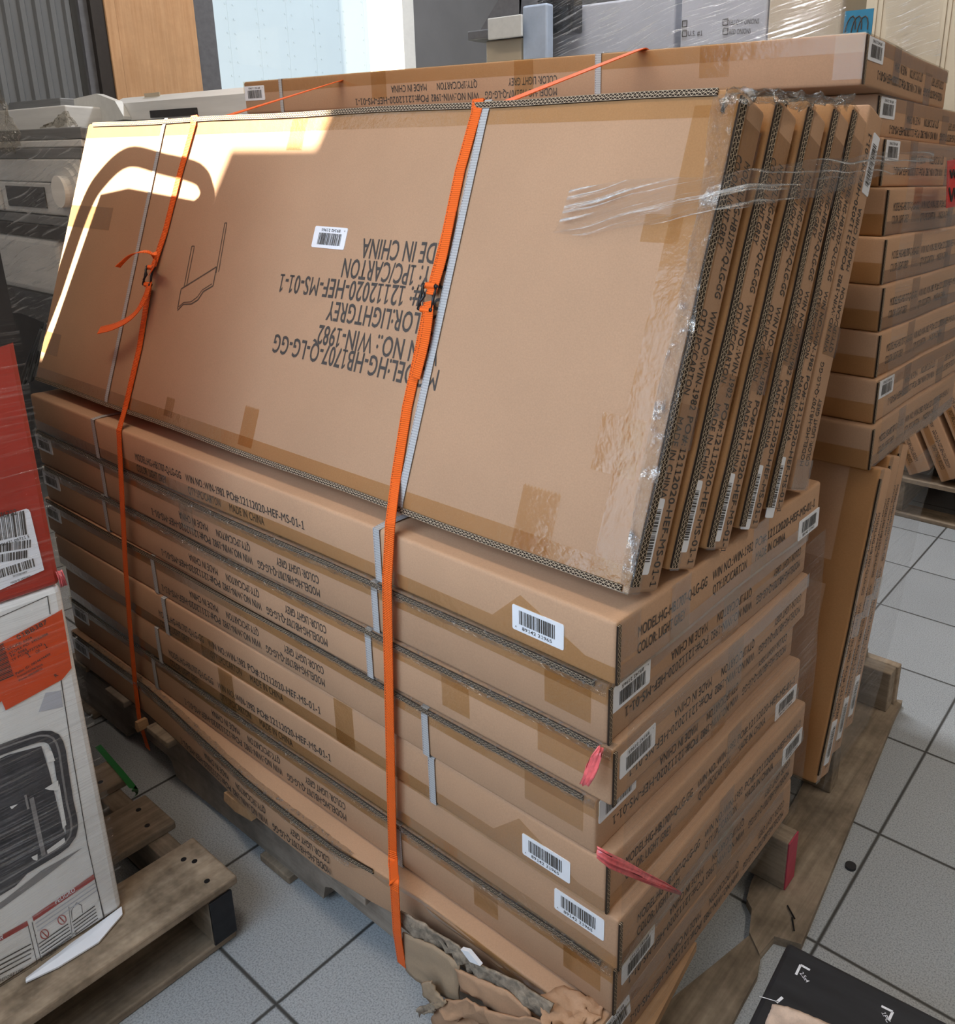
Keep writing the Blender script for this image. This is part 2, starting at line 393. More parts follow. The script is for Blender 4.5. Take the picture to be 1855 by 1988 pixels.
def barcode(mb, o, r, v, n, w=.086, h=.036, sticker=True, digits='89142 21965'):
    """o: lower left corner"""
    if sticker:
        p = rrect(w, h, .003); mb.add([o+r*a+v*b+n*.0010 for a, b in p], [tuple(range(len(p)))], 0)
        mb.add([o+r*a+v*b for a, b in p]+[o+r*a+v*b+n*.0010 for a, b in p], [(i, (i+1) % len(p), (i+1) % len(p)+len(p), i+len(p)) for i in range(len(p))], 0)
    mb.geo(BARS, o+r*(w*.14)+v*(h*.30)+n*.0011, r, v, n, w*.70, h*.55)
    put_text(mb, digits, o+r*(w*.20)+v*(h*.10)+n*.0008, r, v, n, h*.13, w*.58, 1)
    put_text(mb, 'A', o+r*(w*.06)+v*(h*.12)+n*.0008, r, v, n, h*.07, None, 1)

X, Y, Z = Vector((1, 0, 0)), Vector((0, 1, 0)), Vector((0, 0, 1))
# ------------------------------------------------------------------ cartons
def face(L, W, T, nm, flip=False):
    o, r, v, n, w, h = {'front': (Vector((-L, 0, 0)), X, Z, -Y, L, T), 'end': (Vector((0, 0, 0)), Y, Z, X, W, T),
                        'top': (Vector((-L, 0, T)), X, Y, Z, L, W), 'left': (Vector((-L, W, 0)), -Y, Z, -X, W, T)}[nm]
    if flip: return o+r*w+v*h, -r, -v, n
    return o, r, v, n
def carton(label, mat4, L, W, T, feats, group, warp=None, mat='card', name='carton'):
    root = thing(name, label, 'carton', matrix=mat4, group=group)
    mb = MB(); mb.box((-L, 0, 0), (0, W, T), 0, .006, 14, 6, 2)
    for ft in feats:
        k = ft[0]
        if k == 'text':                      # face, flip, start along the reading direction, height of the mid line
            _, fc, fl, a, b = ft[:5]; o, r, v, n = face(L, W, T, fc, fl); block(mb, o+r*a+v*b, r, v, n, ft[5] if len(ft) > 5 else .55)
        elif k == 'words':
            _, s, o, r, v, n, h, w = ft; put_text(mb, s, o, r, v, n, h, w)
        elif k == 'strip':                   # thin printed line
            _, a, b, n, w = ft; d = (b-a).normalized(); s_ = n.cross(d)*w*.5; q = n*.0005
            mb.quad(a-s_+q, b-s_+q, b+s_+q, a+s_+q, 2)
    body = mb.build('body', [M[mat], M['ink'], M['line']], root, True, warp)
    for ft in feats:
        k = ft[0]; m2 = MB()
        if k == 'bar':
            _, fc, fl, a, b = ft[:5]; o, r, v, n = face(L, W, T, fc, fl); barcode(m2, o+r*a+v*b, r, v, n)
            m2.build('barcode_label', [M['white'], M['ink']], root, False, warp)
        elif k == 'bar_v':
            _, fc, a, b, r, v = ft; o, _r, _v, n = face(L, W, T, fc); barcode(m2, o+_r*a+_v*b, r, v, n, .094, .030)
            m2.build('barcode_label', [M['white'], M['ink']], root, False, warp)
        elif k == 'tape':
            _, fc, a0, b0, a1, b1 = ft; o, r, v, n = face(L, W, T, fc)
            P = []; nn = max(2, int((a1-a0)/.12)+1); nv = max(2, int((b1-b0)/.12)+1)
            for j in range(nv+1):
                row = []
                for i in range(nn+1):
                    row.append(o+r*(a0+(a1-a0)*i/nn)+v*(b0+(b1-b0)*j/nv)+n*.0007)
                P.append(row)
            m2.grid(P); m2.build('packing_tape', M['tape'], root, False, warp)
        elif k == 'flap':                    # tape folded round a corner: a freely cut polygon on a face
            _, fc, poly = ft; o, r, v, n = face(L, W, T, fc)
            m2.add([o+r*a+v*b+n*.0009 for a, b in poly], [tuple(range(len(poly)))]); m2.build('packing_tape', M['tape'], root, False, warp)
        elif k == 'zflap':                   # strip up the broad face with a toothed end
            _, a0, b0, b1, w_ = ft; o, r, v, n = face(L, W, T, 'top'); nz = 11
            poly = [(a0, b0), (a0+w_, b0), (a0+w_, b1)]+[(a0+w_*(1-j/(2*nz)), b1+(.004 if j % 2 else 0)) for j in range(1, 2*nz)]+[(a0, b1)]
            m2.add([o+r*a+v*b+n*.0009 for a, b in poly], [tuple(range(len(poly)))]); m2.build('packing_tape', M['tape'], root, False, warp)
        elif k == 'filmedge':                # bunched stretch film along the top front edge
            _, a0, a1, hgt = ft; P = [[], [], [], []]
            for i in range(121):
                x = -L+a0+(a1-a0)*i/120
                for j, (yy, zz) in enumerate(((.012, T+.002), (-.001, T+.003), (-.0045, T-hgt*.5), (-.003, T-hgt))):
                    nv = noise.noise_vector(Vector((x*60, j*3.1, hgt*100)))*.004
                    P[j].append(Vector((x, yy-abs(nv[1]), zz+nv[2]*(.6 if j > 1 else .2))))
            m2.grid(P, 0, [(x_[0]*3, j*.02) for j in range(4) for x_ in P[j]]); m2.build('film_edge', M['film_e'], root, True, warp)
        elif k == 'band':
            _, x, w = ft; e = .0016; q = [(-e, -e), (-e, T+e), (W+e, T+e), (W+e, -e)]; P = [[], []]; uv = []; s = 0
            path = []
            for i in range(4):
                a, b = q[i], q[(i+1) % 4]
                for t in (0.03, .25, .5, .75, .97): path.append((a[0]+(b[0]-a[0])*t, a[1]+(b[1]-a[1])*t))
            path.append(path[0]); acc = 0; uu = []
            for i, p in enumerate(path):
                if i: acc += math.dist(p, path[i-1])
                uu.append(acc); P[0].append((x-w/2, *p)); P[1].append((x+w/2, *p))
            m2.grid(P, 0, [(a, 0) for a in uu]+[(a, 1) for a in uu])
            o_ = m2.build('strapping_band', M['band'], root, False, warp)
            sm = o_.modifiers.new('s', 'SOLIDIFY'); sm.thickness = .0008
        elif k == 'edge':                    # exposed corrugated edge: face, strip rectangle, long axis
            _, fc, a0, b0, a1, b1 = ft; o, r, v, n = face(L, W, T, fc); lng = (a1-a0) > (b1-b0)
            nn = 16; P = [[], []]; uv = []
            ll = (a1-a0) if lng else (b1-b0)
            for i in range(nn+1):
                t = i/nn
                wob = .0012*math.sin(9*t+len(P[0])*.7+a0*50)
                if lng: p0, p1 = (a0+(a1-a0)*t, b0+wob), (a0+(a1-a0)*t, b1+wob)
                else: p0, p1 = (a0, b0+(b1-b0)*t), (a1, b0+(b1-b0)*t)
                P[0].append(o+r*p0[0]+v*p0[1]+n*.0016); P[1].append(o+r*p1[0]+v*p1[1]+n*.0016)
            m2.grid(P, 0, [(ll*i/nn, 0) for i in range(nn+1)]+[(ll*i/nn, 1) for i in range(nn+1)])
            o_ = m2.build('corrugated_edge', M['flute'], root, False, warp)
            sm = o_.modifiers.new('s', 'SOLIDIFY'); sm.thickness = .003; sm.offset = 0
    return root
def trans(x, y, z, rz=0): return Matrix.Translation((x, y, z)) @ Matrix.Rotation(rz, 4, 'Z')
def sag(amp, L, ph=0.0, cr=0.0):
    """gentle bow along the length and a slight drop at the right end"""
    def w(p):
        t = -p[0]/L
        return Vector((p[0]+.002*math.sin(p[1]*14+ph), p[1]+.0025*math.sin(t*7+ph), p[2]+amp*math.sin(math.pi*t)+cr*max(0, 1-t*4)**2))
    return w
# ------------------------------------------------------------------ the setting
TS, TX, TY = 0.338, -0.553, -0.175
XW = -3.6                                           # left wall plane
def wall_y(u, v=60): return at(u, v, 0, XW)[1]
mb = MB(); mb.box((XW-.2, -1.5, -.1), (3.6, 5.0, 0)); structure(mb.build('floor', floor_mat(TS, TX, TY)))
mb = MB(); mb.box((XW-.2, -1.5, 4.2), (3.6, 5.0, 4.35)); structure(mb.build('ceiling', M['wall_l']))
mb = MB(); mb.box((XW-.2, 4.8, 0), (3.6, 5.0, 4.2)); structure(mb.build('wall_back', M['wall']))
mb = MB(); mb.box((3.4, -1.3, 0), (3.6, 4.8, 4.2)); structure(mb.build('wall_right', M['wall_l']))
ya, yb, yc, yd, ye, yf, yg = [wall_y(u) for u in (-160, 172, 197, 371, 412, 748, 798)]
mb = MB()
mb.box((XW-.2, -1.3, 0), (XW, ya, 4.2)); mb.box((XW-.2, ya, 3.4), (XW, yb, 4.2)); mb.box((XW-.2, yb, 0), (XW, ye, 4.2))
mb.box((XW-.2, ye, 3.4), (XW, yg, 4.2)); mb.box((XW-.2, yg, 0), (XW, 4.8, 4.2)); mb.box((XW-.2, ye, 0), (XW, yg, .5))
structure(mb.build('wall_left', M['wall']))
# roller door: ribbed slats
mb = MB(); n = 16; P = []
pr = []
y = ya
while y < yb-.03:
    pr += [(y, XW-.03), (y+.018, XW-.03), (y+.026, XW-.015), (y+.044, XW-.015), (y+.052, XW-.03)]; y += .058
pr.append((yb, XW-.03))
mb.grid([[(x, yy, z) for yy, x in pr] for z in (0, 1.7, 3.4)])
d = structure(mb.build('door_1', M['door'])); d.modifiers.new('s', 'SOLIDIFY').thickness = .03
mb = MB(); mb.box((XW, yb, 0), (XW+.05, yc, 4.2)); structure(mb.build('trim_1', M['jamb']))
mb = MB(); mb.box((XW, yb-.035, 0), (XW+.02, yb, 3.4)); structure(mb.build('trim_4', M['frame']))
mb = MB(); mb.box((XW, yc, 0), (XW+.06, yc+.045, 4.2), 0, .003); mb.box((XW, yc+.048, 0), (XW+.05, yd, 4.2), 0, .003); structure(mb.build('trim_2', M['ply']))
mb = MB(); mb.box((XW, yd, 0), (XW+.03, ye, 4.2)); structure(mb.build('trim_3', M['frame']))
# loading window with a deep white reveal
root = structure(bpy.data.objects.new('window_1', None)); COL.objects.link(root); root.location = (XW, ye, .5)
mb = MB(); fy = yg-ye
mb.box((-.30, fy-.07, 0), (.012, fy+.02, 2.9), 0, .004); mb.box((-.5, -.0, -.05), (.01, fy, .0)); mb.box((-.5, 0, 2.88), (.01, fy, 2.9))
mb.build('frame', M['wframe'], root)
mb = MB(); mb.box((-.27, 0, 0), (-.26, fy-.07, 2.88))
mg, tg, og = nt('clear_pane'); tr = tg.nodes.new('ShaderNodeBsdfTransparent'); tr.inputs[0].default_value = (.96, .98, .98, 1)
gg = tg.nodes.new('ShaderNodeBsdfGlossy'); gg.inputs['Roughness'].default_value = .02; mxx = tg.nodes.new('ShaderNodeMixShader'); mxx.inputs[0].default_value = .04
lk(tg, tr.outputs[0], mxx.inputs[1]); lk(tg, gg.outputs[0], mxx.inputs[2]); lk(tg, mxx.outputs[0], og.inputs[0])
mb.build('pane', mg, root)
# front wall behind the camera; assumed high opening shaped to the sun patch
YF = -1.3
la0 = Vector((0, .023, .87)); LA = .347
LN = Vector((0, -math.cos(LA), math.sin(LA))); LU = Vector((0, math.sin(LA), math.cos(LA)))
def lean_px(u, v, off=0.0): return atp(u, v, la0+LN*off, LN)
def sun_back(p, yp):
    t = (p[1]-yp)/SUN[1]; return p-SUN*t
def hole(u, v): q = sun_back(lean_px(u, v), YF); return (q[0], q[2])
x1, zt = hole(640, 222); x1b, zs = hole(611, 285); xm, _ = hole(450, 284); x0, _ = hole(150, 245); _, zb = hole(70, 690)
zt += .06; x0 -= .02; x1 = (x1+x1b)/2
mb = MB()
for (a, b, c, d_) in ((XW-.2, 0, x0, 4.2), (x0, 0, xm, zb), (xm, 0, x1, zs), (x0, zt, x1, 4.2), (x1, 0, 3.6, 4.2)):
    mb.box((a, YF-.02, b), (c, YF, d_))
structure(mb.build('wall_front', M['wall_l']))
# outside: yard and the trailer seen through the window
mb = MB(); mb.box((-30, -12, -1.2), (XW-.25, 30, -1.0)); structure(mb.build('ground', M['asphalt']))
tl = thing('box_trailer', 'white riveted box trailer parked outside the window', 'trailer', (-8.4, 3.9, -1.0))
mb = MB(); mb.box((-2.4, 0, 1.1), (0, 12, 5.4)); mb.build('body', M['trailer'], tl)
mb = MB()
for k in range(34):
    y = .12+k*.36
    mb.box((0, y, 1.15), (.003, y+.05, 5.35))
    for z in range(30):
        for dy in (-.02, .07):
            mb.box((0, y+dy-.008, 1.2+z*.14), (.009, y+dy+.008, 1.216+z*.14))
mb.build('riveted_seam', M['trailer'], tl)
for k in range(3):
    mb = MB(); mb.tube([(-.6, 2+k*4, .5), (-.3, 2+k*4, .5)], .5, 20); mb.build('wheel', M['black'], tl)

# ------------------------------------------------------------------ pallets
def notched(x0, x1, h, notches, z0=0):
    p = [(x0, z0)]
    for a, b in notches: p += [(a, z0), (a+.01, z0+.035), (a+.03, z0+.045), (b-.03, z0+.045), (b-.01, z0+.035), (b, z0)]
    return p+[(x1, z0), (x1, z0+h), (x0, z0+h)]
# pallet under the front stack
fp = thing('wooden_pallet', 'grey wooden pallet carrying the front carton stack', 'pallet', (0, 0, 0))
for y in (-.004, .225, .452):
    mb = MB(); mb.prism(notched(-1.69, -.06, .115, ((-1.43, -1.2), (-.655, -.42)), .018), 1, y, y+.038); mb.build('stringer', M['wood_grey'], fp)
for k in range(8):
    x = -1.69+k*.222
    mb = MB(); mb.box((x, -.012-.010*(k % 3), .133), (x+.095, .50, .149), 0, .003, 2, 4, 1); mb.build('deck_board', M['wood_grey' if k % 2 else 'wood_y'], fp)
for x in (-1.69, -.85, -.16):
    mb = MB(); mb.box((x, -.016, 0), (x+.1, .50, .017), 0, .003, 2, 4, 1); mb.build('bottom_board', M['wood_y'], fp)
mb = MB(); mb.add([(-.02, -.03, .1495), (.036, .02, .1495), (.008, .245, .1495), (-.02, .245, .1495), (-.02, -.03, .132), (.036, .02, .132), (.008, .245, .132), (-.02, .245, .132)],
                  [(0, 1, 2, 3), (7, 6, 5, 4), (0, 4, 5, 1), (1, 5, 6, 2), (2, 6, 7, 3), (3, 7, 4, 0)]); tag(mb.build('end_board', M['wood_chip'], fp), 'pale split board end', None)
for x, l in ((-1.30, .022), (-.93, .10)):
    mb = MB(); mb.prism([(x, .118), (x+l*.4, .112), (x+l, .122), (x+l*.8, .142), (x+.005, .140)], 1, -.034, -.012); mb.build('splinter', M['wood_chip'], fp)
# pallet under the left boxes
lpal = thing('wooden_pallet', 'worn wooden pallet under the white and red boxes', 'pallet', (-.72, -.14, 0))
for k, (x0_, x1_) in enumerate(((-.15, 0), (-.335, -.215), (-.50, -.41), (-.68, -.58), (-.86, -.76))):
    mb = MB(); mb.box((x0_, -1.05, .115), (x1_, .01, .133), 0, .004, 3, 8, 1); mb.build('deck_board', M['wood_warm' if k == 0 else 'wood_y'], lpal)
for y in (-.045, -.53, -1.02):
    mb = MB(); mb.box((-.88, y, .018), (-.004, y+.04, .115), 0, .003, 6, 1, 1); mb.build('stringer', M['wood_x'], lpal)
mb = MB(); mb.box((-.003, -.046, .020), (.002, -.004, .113), 0, .001); tag(mb.build('painted_end', M['steel'], lpal), 'dark painted stringer end', None)
for x in (-.12, -.5, -.86):
    mb = MB(); mb.box((x, -1.05, 0), (x+.115, -.002, .017), 0, .004, 2, 8, 1); mb.build('bottom_board', M['wood_y'], lpal)
for (x, y) in ((-.03, -.03), (-.09, -.02), (-.245, -.03), (-.30, -.02), (-.11, -.03), (-.44, -.03)):
    mb = MB(); mb.tube([(x, y, .1325), (x, y, .1338)], .005, 10); mb.build('nail_head', M['steel'], lpal)
# pallet under the rear stack
rp = thing('wooden_pallet', 'broken wooden pallet with a red painted end under the rear stack', 'pallet', (0, .45, 0))
for k, (y, x1_) in enumerate(((.105, .03), (.42, .0), (.80, .0))):
    mb = MB(); mb.box((-1.6, y, .018), (x1_, y+.045, .130), 0, .003, 6, 1, 1); mb.build('stringer', M['wood_x'], rp)
mb = MB(); mb.box((.0301, .106, .02), (.0325, .149, .129)); tag(mb.build('painted_end', M['pinkp'], rp), 'red painted stringer end', None)
mb = MB(); pts = [(-.105, .83), (.018, .88), (.024, .80), (.106, .015), (.06, .0), (.055, -.05), (.02, -.02), (.0, .03), (-.018, .045), (-.03, .09), (-.09, .70)]
mb.prism(pts, 2, 0, .018); mb.build('bottom_board', M['wood_y'], rp)
for x in (-.8, -1.6):
    mb = MB(); mb.box((x, .08, 0), (x+.12, .86, .017), 0, .003); mb.build('bottom_board', M['wood_y'], rp)
for k in range(7):
    x = -1.6+k*.235
    mb = MB(); mb.box((x, .08, .131), (x+.11, .86, .149), 0, .003, 2, 4, 1); mb.build('deck_board', M['wood_y'], rp)
mb = MB(); mb.box((-.12, .845, .018), (.006, .87, .13), 0, .003); mb.box((-.13, .79, .018), (-.11, .87, .13)); mb.build('end_block', M['wood_warm'], rp)
for a, b in (((.052, .075), (.075, .055)), ((.07, .055), (.085, .03))):
    mb = MB(); mb.tube([(a[0], a[1], .021), (b[0], b[1], .022)], .0016, 8); mb.build('nail', M['steel'], rp)

# ------------------------------------------------------------------ front stack of flat cartons
L, W, T, ST = 1.66, .612, .0860, .0868
GF = 'flat cartons of the front stack'
tp_lo = ('tape', 'front', 0, .0, L, .026); tp_hi = ('tape', 'front', 0, T-.027, L, T)
te_lo = ('tape', 'end', .0, .0, W, .024); te_hi = ('tape', 'end', 0, T-.026, W, T)
ed_hi = ('edge', 'front', .02, T-.0085, L-.02, T-.0005)
ed_v = ('edge', 'end', .0005, .002, .0065, T-.004)
def tv(fc, a, w=.05, b0=0, b1=None): return ('tape', fc, a, b0, a+w, T if b1 is None else b1)
up_f, dn_f = ('text', 'front', False, L-1.16, .029), ('text', 'front', True, .57, .054)
up_e, dn_e = ('text', 'end', False, .045, .042, .545), ('text', 'end', True, .030, .046, .545)
barL = ('bar', 'front', True, 1.575, .012)
def tri(s=1): return ('flap', 'front', [(L-.20, .0262), (L-.045, .0262), (L-.15, .072)])
specs = [
 ((0, 0, W), 'flat cardboard carton on top of the front stack, under the leaning cartons', .001, .0,
  [up_f, up_e, ('bar', 'front', False, L-.164, .019), ('bar', 'end', False, .527, .002), ('band', -.43, .014), ('band', -1.33, .014), tp_lo, te_lo, ed_v, tri(), tv('end', .12, .05), tv('end', .36, .05), ('tape', 'end', 0, .03, .05, T)]),
 ((-.013, 0, W), 'second carton down in the front stack, just above the upper pink tie', -.002, -.0045,
  [dn_f, dn_e, ('bar', 'end', True, .517, .008), barL, ('band', -.43, .014), ('band', -1.32, .014), tp_hi, te_hi, ed_hi, ('filmedge', 0, L, .014), ed_v, tv('front', L-.10, .075, .022, T), tv('front', .66, .05, .02, T), tv('end', .3, .05)]),
 ((-.002, 0, W), 'third carton down in the front stack, upper pink tie at its corner', -.002, -.004,
  [dn_f, dn_e, ('bar', 'end', True, .51, .018), barL, ('band', -.46, .014), ('band', -1.35, .014), tp_hi, te_hi, ed_hi, ('filmedge', 0, L, .014), ed_v, tv('front', 1.36, .055, .02, T), tv('front', L-.12, .09, .03, T), tv('end', .3, .05)]),
 ((-.021, 0, W), 'fourth carton down in the front stack, directly above the lower pink tie', -.0018, -.0025,
  [dn_f, dn_e, ('bar', 'end', True, .520, .004), ('band', -.337+.02, .014), ('band', -1.14, .014), tp_hi, te_hi, ed_hi, ('filmedge', 1.0, L, .010), tv('front', L-.12, .1, .028, T), tv('end', .3, .05), barL]),
 ((-.003, 0, W), 'fifth carton down in the front stack, lower pink tie over its corner', -.0015, -.0015,
  [up_f, up_e, ('bar', 'front', False, L-.144, .015), ('bar', 'end', False, .515, .003), ('band', -.328, .014), ('band', -1.13, .014), tp_lo, te_lo, ed_v, tri(), tv('front', 1.09, .05), tv('front', .66, .05, 0, .05), tv('end', .33, .05)]),
 ((.015, 0, W), 'sixth carton down in the front stack, just below the one with the lower pink tie', -.0012, -.001,
  [up_f, up_e, ('bar', 'front', False, L-.108, .038), ('bar', 'end', False, .515, .002), ('band', -1.2, .014), tp_lo, te_lo, ed_v, tv('front', .7, .05), tv('end', .28, .05)]),
 ((.006, 0, W), 'seventh carton down in the front stack with a small tear near its corner', -.001, -.001,
  [dn_f, dn_e, ('bar', 'end', True, .505, .015), ('bar', 'front', True, 1.565, .012), ('band', -.43, .014), ('band', -1.24, .014), tp_hi, te_hi, ed_hi, ('filmedge', 0, L, .014), ed_v, tv('front', 1.40, .05, .028, T), tv('end', .3, .05), ('tape', 'front', L-.085, .03, L-.02, T)]),
]
for i, ((x, y, w_), lab, amp, cr, ft) in enumerate(specs):
    carton(lab, trans(x, y, .844-ST*(i+1)), L, w_, T, ft, GF, sag(amp, L, i*1.3, cr))
# bottom carton: crushed at the front, torn flap, exposed foam
c8 = carton('bottom carton of the front stack, torn open and crushed along its front edge', trans(.006, -.042, .844-ST*8), L, W+.040, T-.002,
            [dn_f, ('text', 'end', True, .035, .046, .53), ('bar', 'end', True, .565, .006), ('bar', 'front', True, 1.565, .012), tp_hi, te_hi,
             ('edge', 'front', .02, T-.012, 1.2, T-.002), ('filmedge', .1, 1.15, .02)], GF,
            lambda p: (lambda t: Vector((p[0]+.01*t*noise.noise(Vector((p[0]*20, p[2]*20, 1))), p[1]+.032*min(1, max(0, (-p[0]-.80)/.45))*max(0, 1-p[1]/.6)+(t*.030*(1-max(0, p[2])/T*.4)+t*.012*noise.noise(Vector((p[0]*22, p[2]*30, 0))))*max(0, 1-p[1]/.12), p[2]+t*.010*noise.noise(Vector((p[0]*25, 3, p[2]*9)))*max(0, 1-p[1]/.08))))(min(1, max(0, (p[0]+.52)/.10))))
def crumple(name, P, mat, parent, amp=.006, fr=38, sub=5, thick=.003, seed=0.0, smooth=True):
    """a torn sheet given by rows of points, refined and crumpled, with a ragged last row"""
    R, Cn = len(P), len(P[0]); G = []
    for i in range((R-1)*sub+1):
        a = min(i//sub, R-2); t = i/sub-a; row = []
        for j in range((Cn-1)*sub+1):
            b = min(j//sub, Cn-2); s = j/sub-b
            q = (Vector(P[a][b])*(1-t)+Vector(P[a+1][b])*t)*(1-s)+(Vector(P[a][b+1])*(1-t)+Vector(P[a+1][b+1])*t)*s
            nv = noise.noise_vector(q*fr+Vector((seed, seed, 0))); w2 = noise.noise_vector(q*fr*2.1); nv = Vector([nv[k_]*.7+.9*(.5-2*abs(w2[k_])) for k_ in range(3)])
            e = 1.0 if 0 < i else .4
            row.append(q+nv*amp*e)
        G.append(row)
    m_ = MB(); m_.grid(G); o = m_.build(name, M[mat] if isinstance(mat, str) else mat, parent, smooth)
    so_ = o.modifiers.new('s', 'SOLIDIFY'); so_.thickness = thick; so_.offset = 0
    return o
inv = c8.matrix_world.inverted()
def PX(plane_axis, val, rows): return [[inv @ at(u, v, plane_axis, val) for u, v in row] for row in rows]
crumple('torn_flap', PX(1, -.050, [[(782, 1810), (840, 1835), (893, 1870)], [(780, 1850), (838, 1880), (890, 1930)], [(790, 1885), (840, 1925), (893, 1948)]]), 'card_dirty', c8, .003, 22)
crumple('torn_liner', PX(1, -.046, [[(776, 1768), (825, 1795), (880, 1830), (925, 1868), (1000, 1905), (1075, 1950)], [(778, 1800), (830, 1828), (890, 1862), (925, 1895), (995, 1945), (1070, 1985)]]), 'card_in', c8, .007, 60, 6)
crumple('torn_flap', PX(1, -.052, [[(885, 1880), (930, 1900), (985, 1925), (1030, 1965)], [(895, 1925), (935, 1945), (990, 1985), (1030, 2010)]]), 'card', c8, .004, 30)
crumple('crushed_corner', PX(2, .238, [[(1045, 1935), (1090, 1915), (1140, 1935), (1175, 1955)], [(1050, 1985), (1100, 1970), (1140, 1968), (1165, 1975)], [(1060, 2030), (1110, 2010), (1150, 1990), (1162, 1985)]]), 'card', c8, .007, 40, 6)
crumple('torn_flap', PX(1, -.062, [[(850, 1945), (905, 1940), (960, 1965), (1050, 1985)], [(838, 1975), (905, 1985), (970, 2010), (1060, 2030)], [(850, 2020), (910, 2040), (980, 2060), (1060, 2070)]]), 'card', c8, .010, 30, 6)
crumple('torn_strip', PX(1, -.066, [[(818, 1908), (838, 1905)], [(822, 1935), (850, 1932)], [(845, 1958), (870, 1950)]]), 'card_dirty', c8, .004, 50)
crumple('torn_strip', PX(1, -.066, [[(815, 1955), (850, 1945)], [(812, 1972), (842, 1965)]]), 'card_in', c8, .005, 60)
mb = MB(); P = PX(1, -.049, [[(900, 1838), (915, 1842)], [(918, 1862), (938, 1870)]]); mb.grid(P); o_ = mb.build('foam_padding', M['white'], c8); o_.modifiers.new('s', 'SOLIDIFY').thickness = .006

# ------------------------------------------------------------------ leaning cartons
GL = 'cartons leaning on top of the front stack'
LT, LW = .071, .607
def lean_m(x, y, ang, z=.87):
    ca, sa = math.cos(ang), math.sin(ang)
    m = Matrix(((1, 0, 0, x), (0, sa, -ca, y+LT*ca), (0, ca, sa, z-LT*sa), (0, 0, 0, 1))); return m
LM = lean_m(0, .023, LA); LMI = LM.inverted()
LL = 1.675
def lab(u, v):
    p = LMI @ lean_px(u, v); return (p[0]+LL, p[1])
def lp3(u, v): return LMI @ lean_px(u, v)
def word(s, a, b, h):
    p, q = lp3(*a), lp3(*b); p[2] = q[2] = LT; r = (q-p); w = r.length; r.normalize(); n = Z.copy(); v = n.cross(r)
    return ('words', s, p-v*h*.5, r, v, n, h, w)
def vstrip(u, v0, v1, w=.056, side=None):    # left end at the lower pixel (u, v0), upper end at row v1
    p = lab(u, v0); q = lab(u, v1); return ('zflap', p[0], p[1], q[1], w)
def hstrip(u0, v, u1, w=.05):
    p, q = lab(u0, v), lab(u1, v); return ('tape', 'top', min(p[0], q[0]), p[1]-w, max(p[0], q[0]), p[1])
feats = [word('MODEL:HG-HB1707-Q-LG-GG', (850, 739), (532, 666), .031), word('WIN NO.: WIN-1982', (852, 691), (618, 649), .031), word('COLOR:LIGHTGREY', (856, 634), (636, 603), .031),
         word('PO#: 12112020-HEF-MS-01-1', (858, 583), (543, 549), .031), word('QTY: 1PC/CARTON', (872, 542), (666, 520), .031), word('MADE IN CHINA', (884, 495), (703, 482), .031)]
def seg(pts, w=.0022):
    for a, b in zip(pts, pts[1:]):
        p, q = lp3(*a), lp3(*b); p[2] = q[2] = LT; feats.append(('strip', p, q, Z.copy(), w))
seg([(373, 478), (358, 556)]); seg([(378, 478), (363, 553)]); seg([(373, 478), (378, 478)]); seg([(437, 433), (420, 530)]); seg([(441, 433), (425, 528)]); seg([(437, 433), (441, 433)])
seg([(345, 600), (352, 561), (421, 518), (414, 555), (395, 566), (385, 582), (372, 590), (356, 591), (345, 603)], .0026); seg([(347, 596), (357, 587), (371, 586), (384, 576), (393, 563), (412, 551)], .0016)
feats += [('bar', 'top', True, LL-lab(676, 448)[0], LW-lab(676, 448)[1]-.004)]
feats += [('tape', 'top', 0, LW-.035, LL, LW), ('tape', 'top', 0, 0, LL, .032), ('tape', 'top', LL-.058, 0, LL, LW-.02),
          hstrip(1172, 800, 1262, .072), vstrip(992, 1058, 935, .062), vstrip(462, 862, 785, .042), hstrip(140, 398, 222, .05), vstrip(556, 292, 225, .045), vstrip(318, 806, 770, .03), hstrip(82, 640, 122, .05), hstrip(1255, 415, 1330, .035)]
xb = lp3(860, 600)[0]; xl_ = lp3(253, 560)[0]
feats += [('band', xb, .014), ('band', xl_, .012), ('text', 'end', True, .07, .041, .53), ('bar_v', 'end', .118, .066, -Y, -Z), ('tape', 'end', 0, .046, LW, .070), ('tape', 'end', .18, .0, .235, .05), ('tape', 'end', .49, .0, .58, .06),
          ('edge', 'end', .01, LT-.017, LW-.01, LT-.0005), ('edge', 'top', .01, .0, LL-.01, .008), ('edge', 'top', .03, LW-.010, LL-.03, LW-.001)]
carton('frontmost leaning carton with a headboard drawing on its broad face, strapped in orange', LM, LL, LW, LT, feats, GL, None)
for i, (x, y, a, lb) in enumerate(((.004, .107, .354, 'second leaning carton from the front, just behind the one with the drawing'), (.010, .190, .356, 'third leaning carton from the front in the tilted row'),
                                   (.012, .279, .345, 'fourth leaning carton from the front in the tilted row'), (.010, .368, .325, 'fifth leaning carton from the front, second from the rear of the tilted row'))):
    carton(lb, lean_m(x, y, a), 1.66, LW, LT, [('text', 'end', True, .07+.012*(i % 2), .041, .53), ('bar_v', 'end', .118-.012*i, .066, -Y, -Z), ('tape', 'end', 0, .046, LW, .070), ('tape', 'end', .2+.02*i, 0, .26+.02*i, .046),
           ('tape', 'end', .48, .0, .57, .06), ('edge', 'end', .004, LT-.016, LW-.01, LT-.0005), ('tape', 'top', 1.60, 0, 1.66, LW), ('edge', 'top', .03, LW-.010, 1.63, LW-.001)], GL, None)
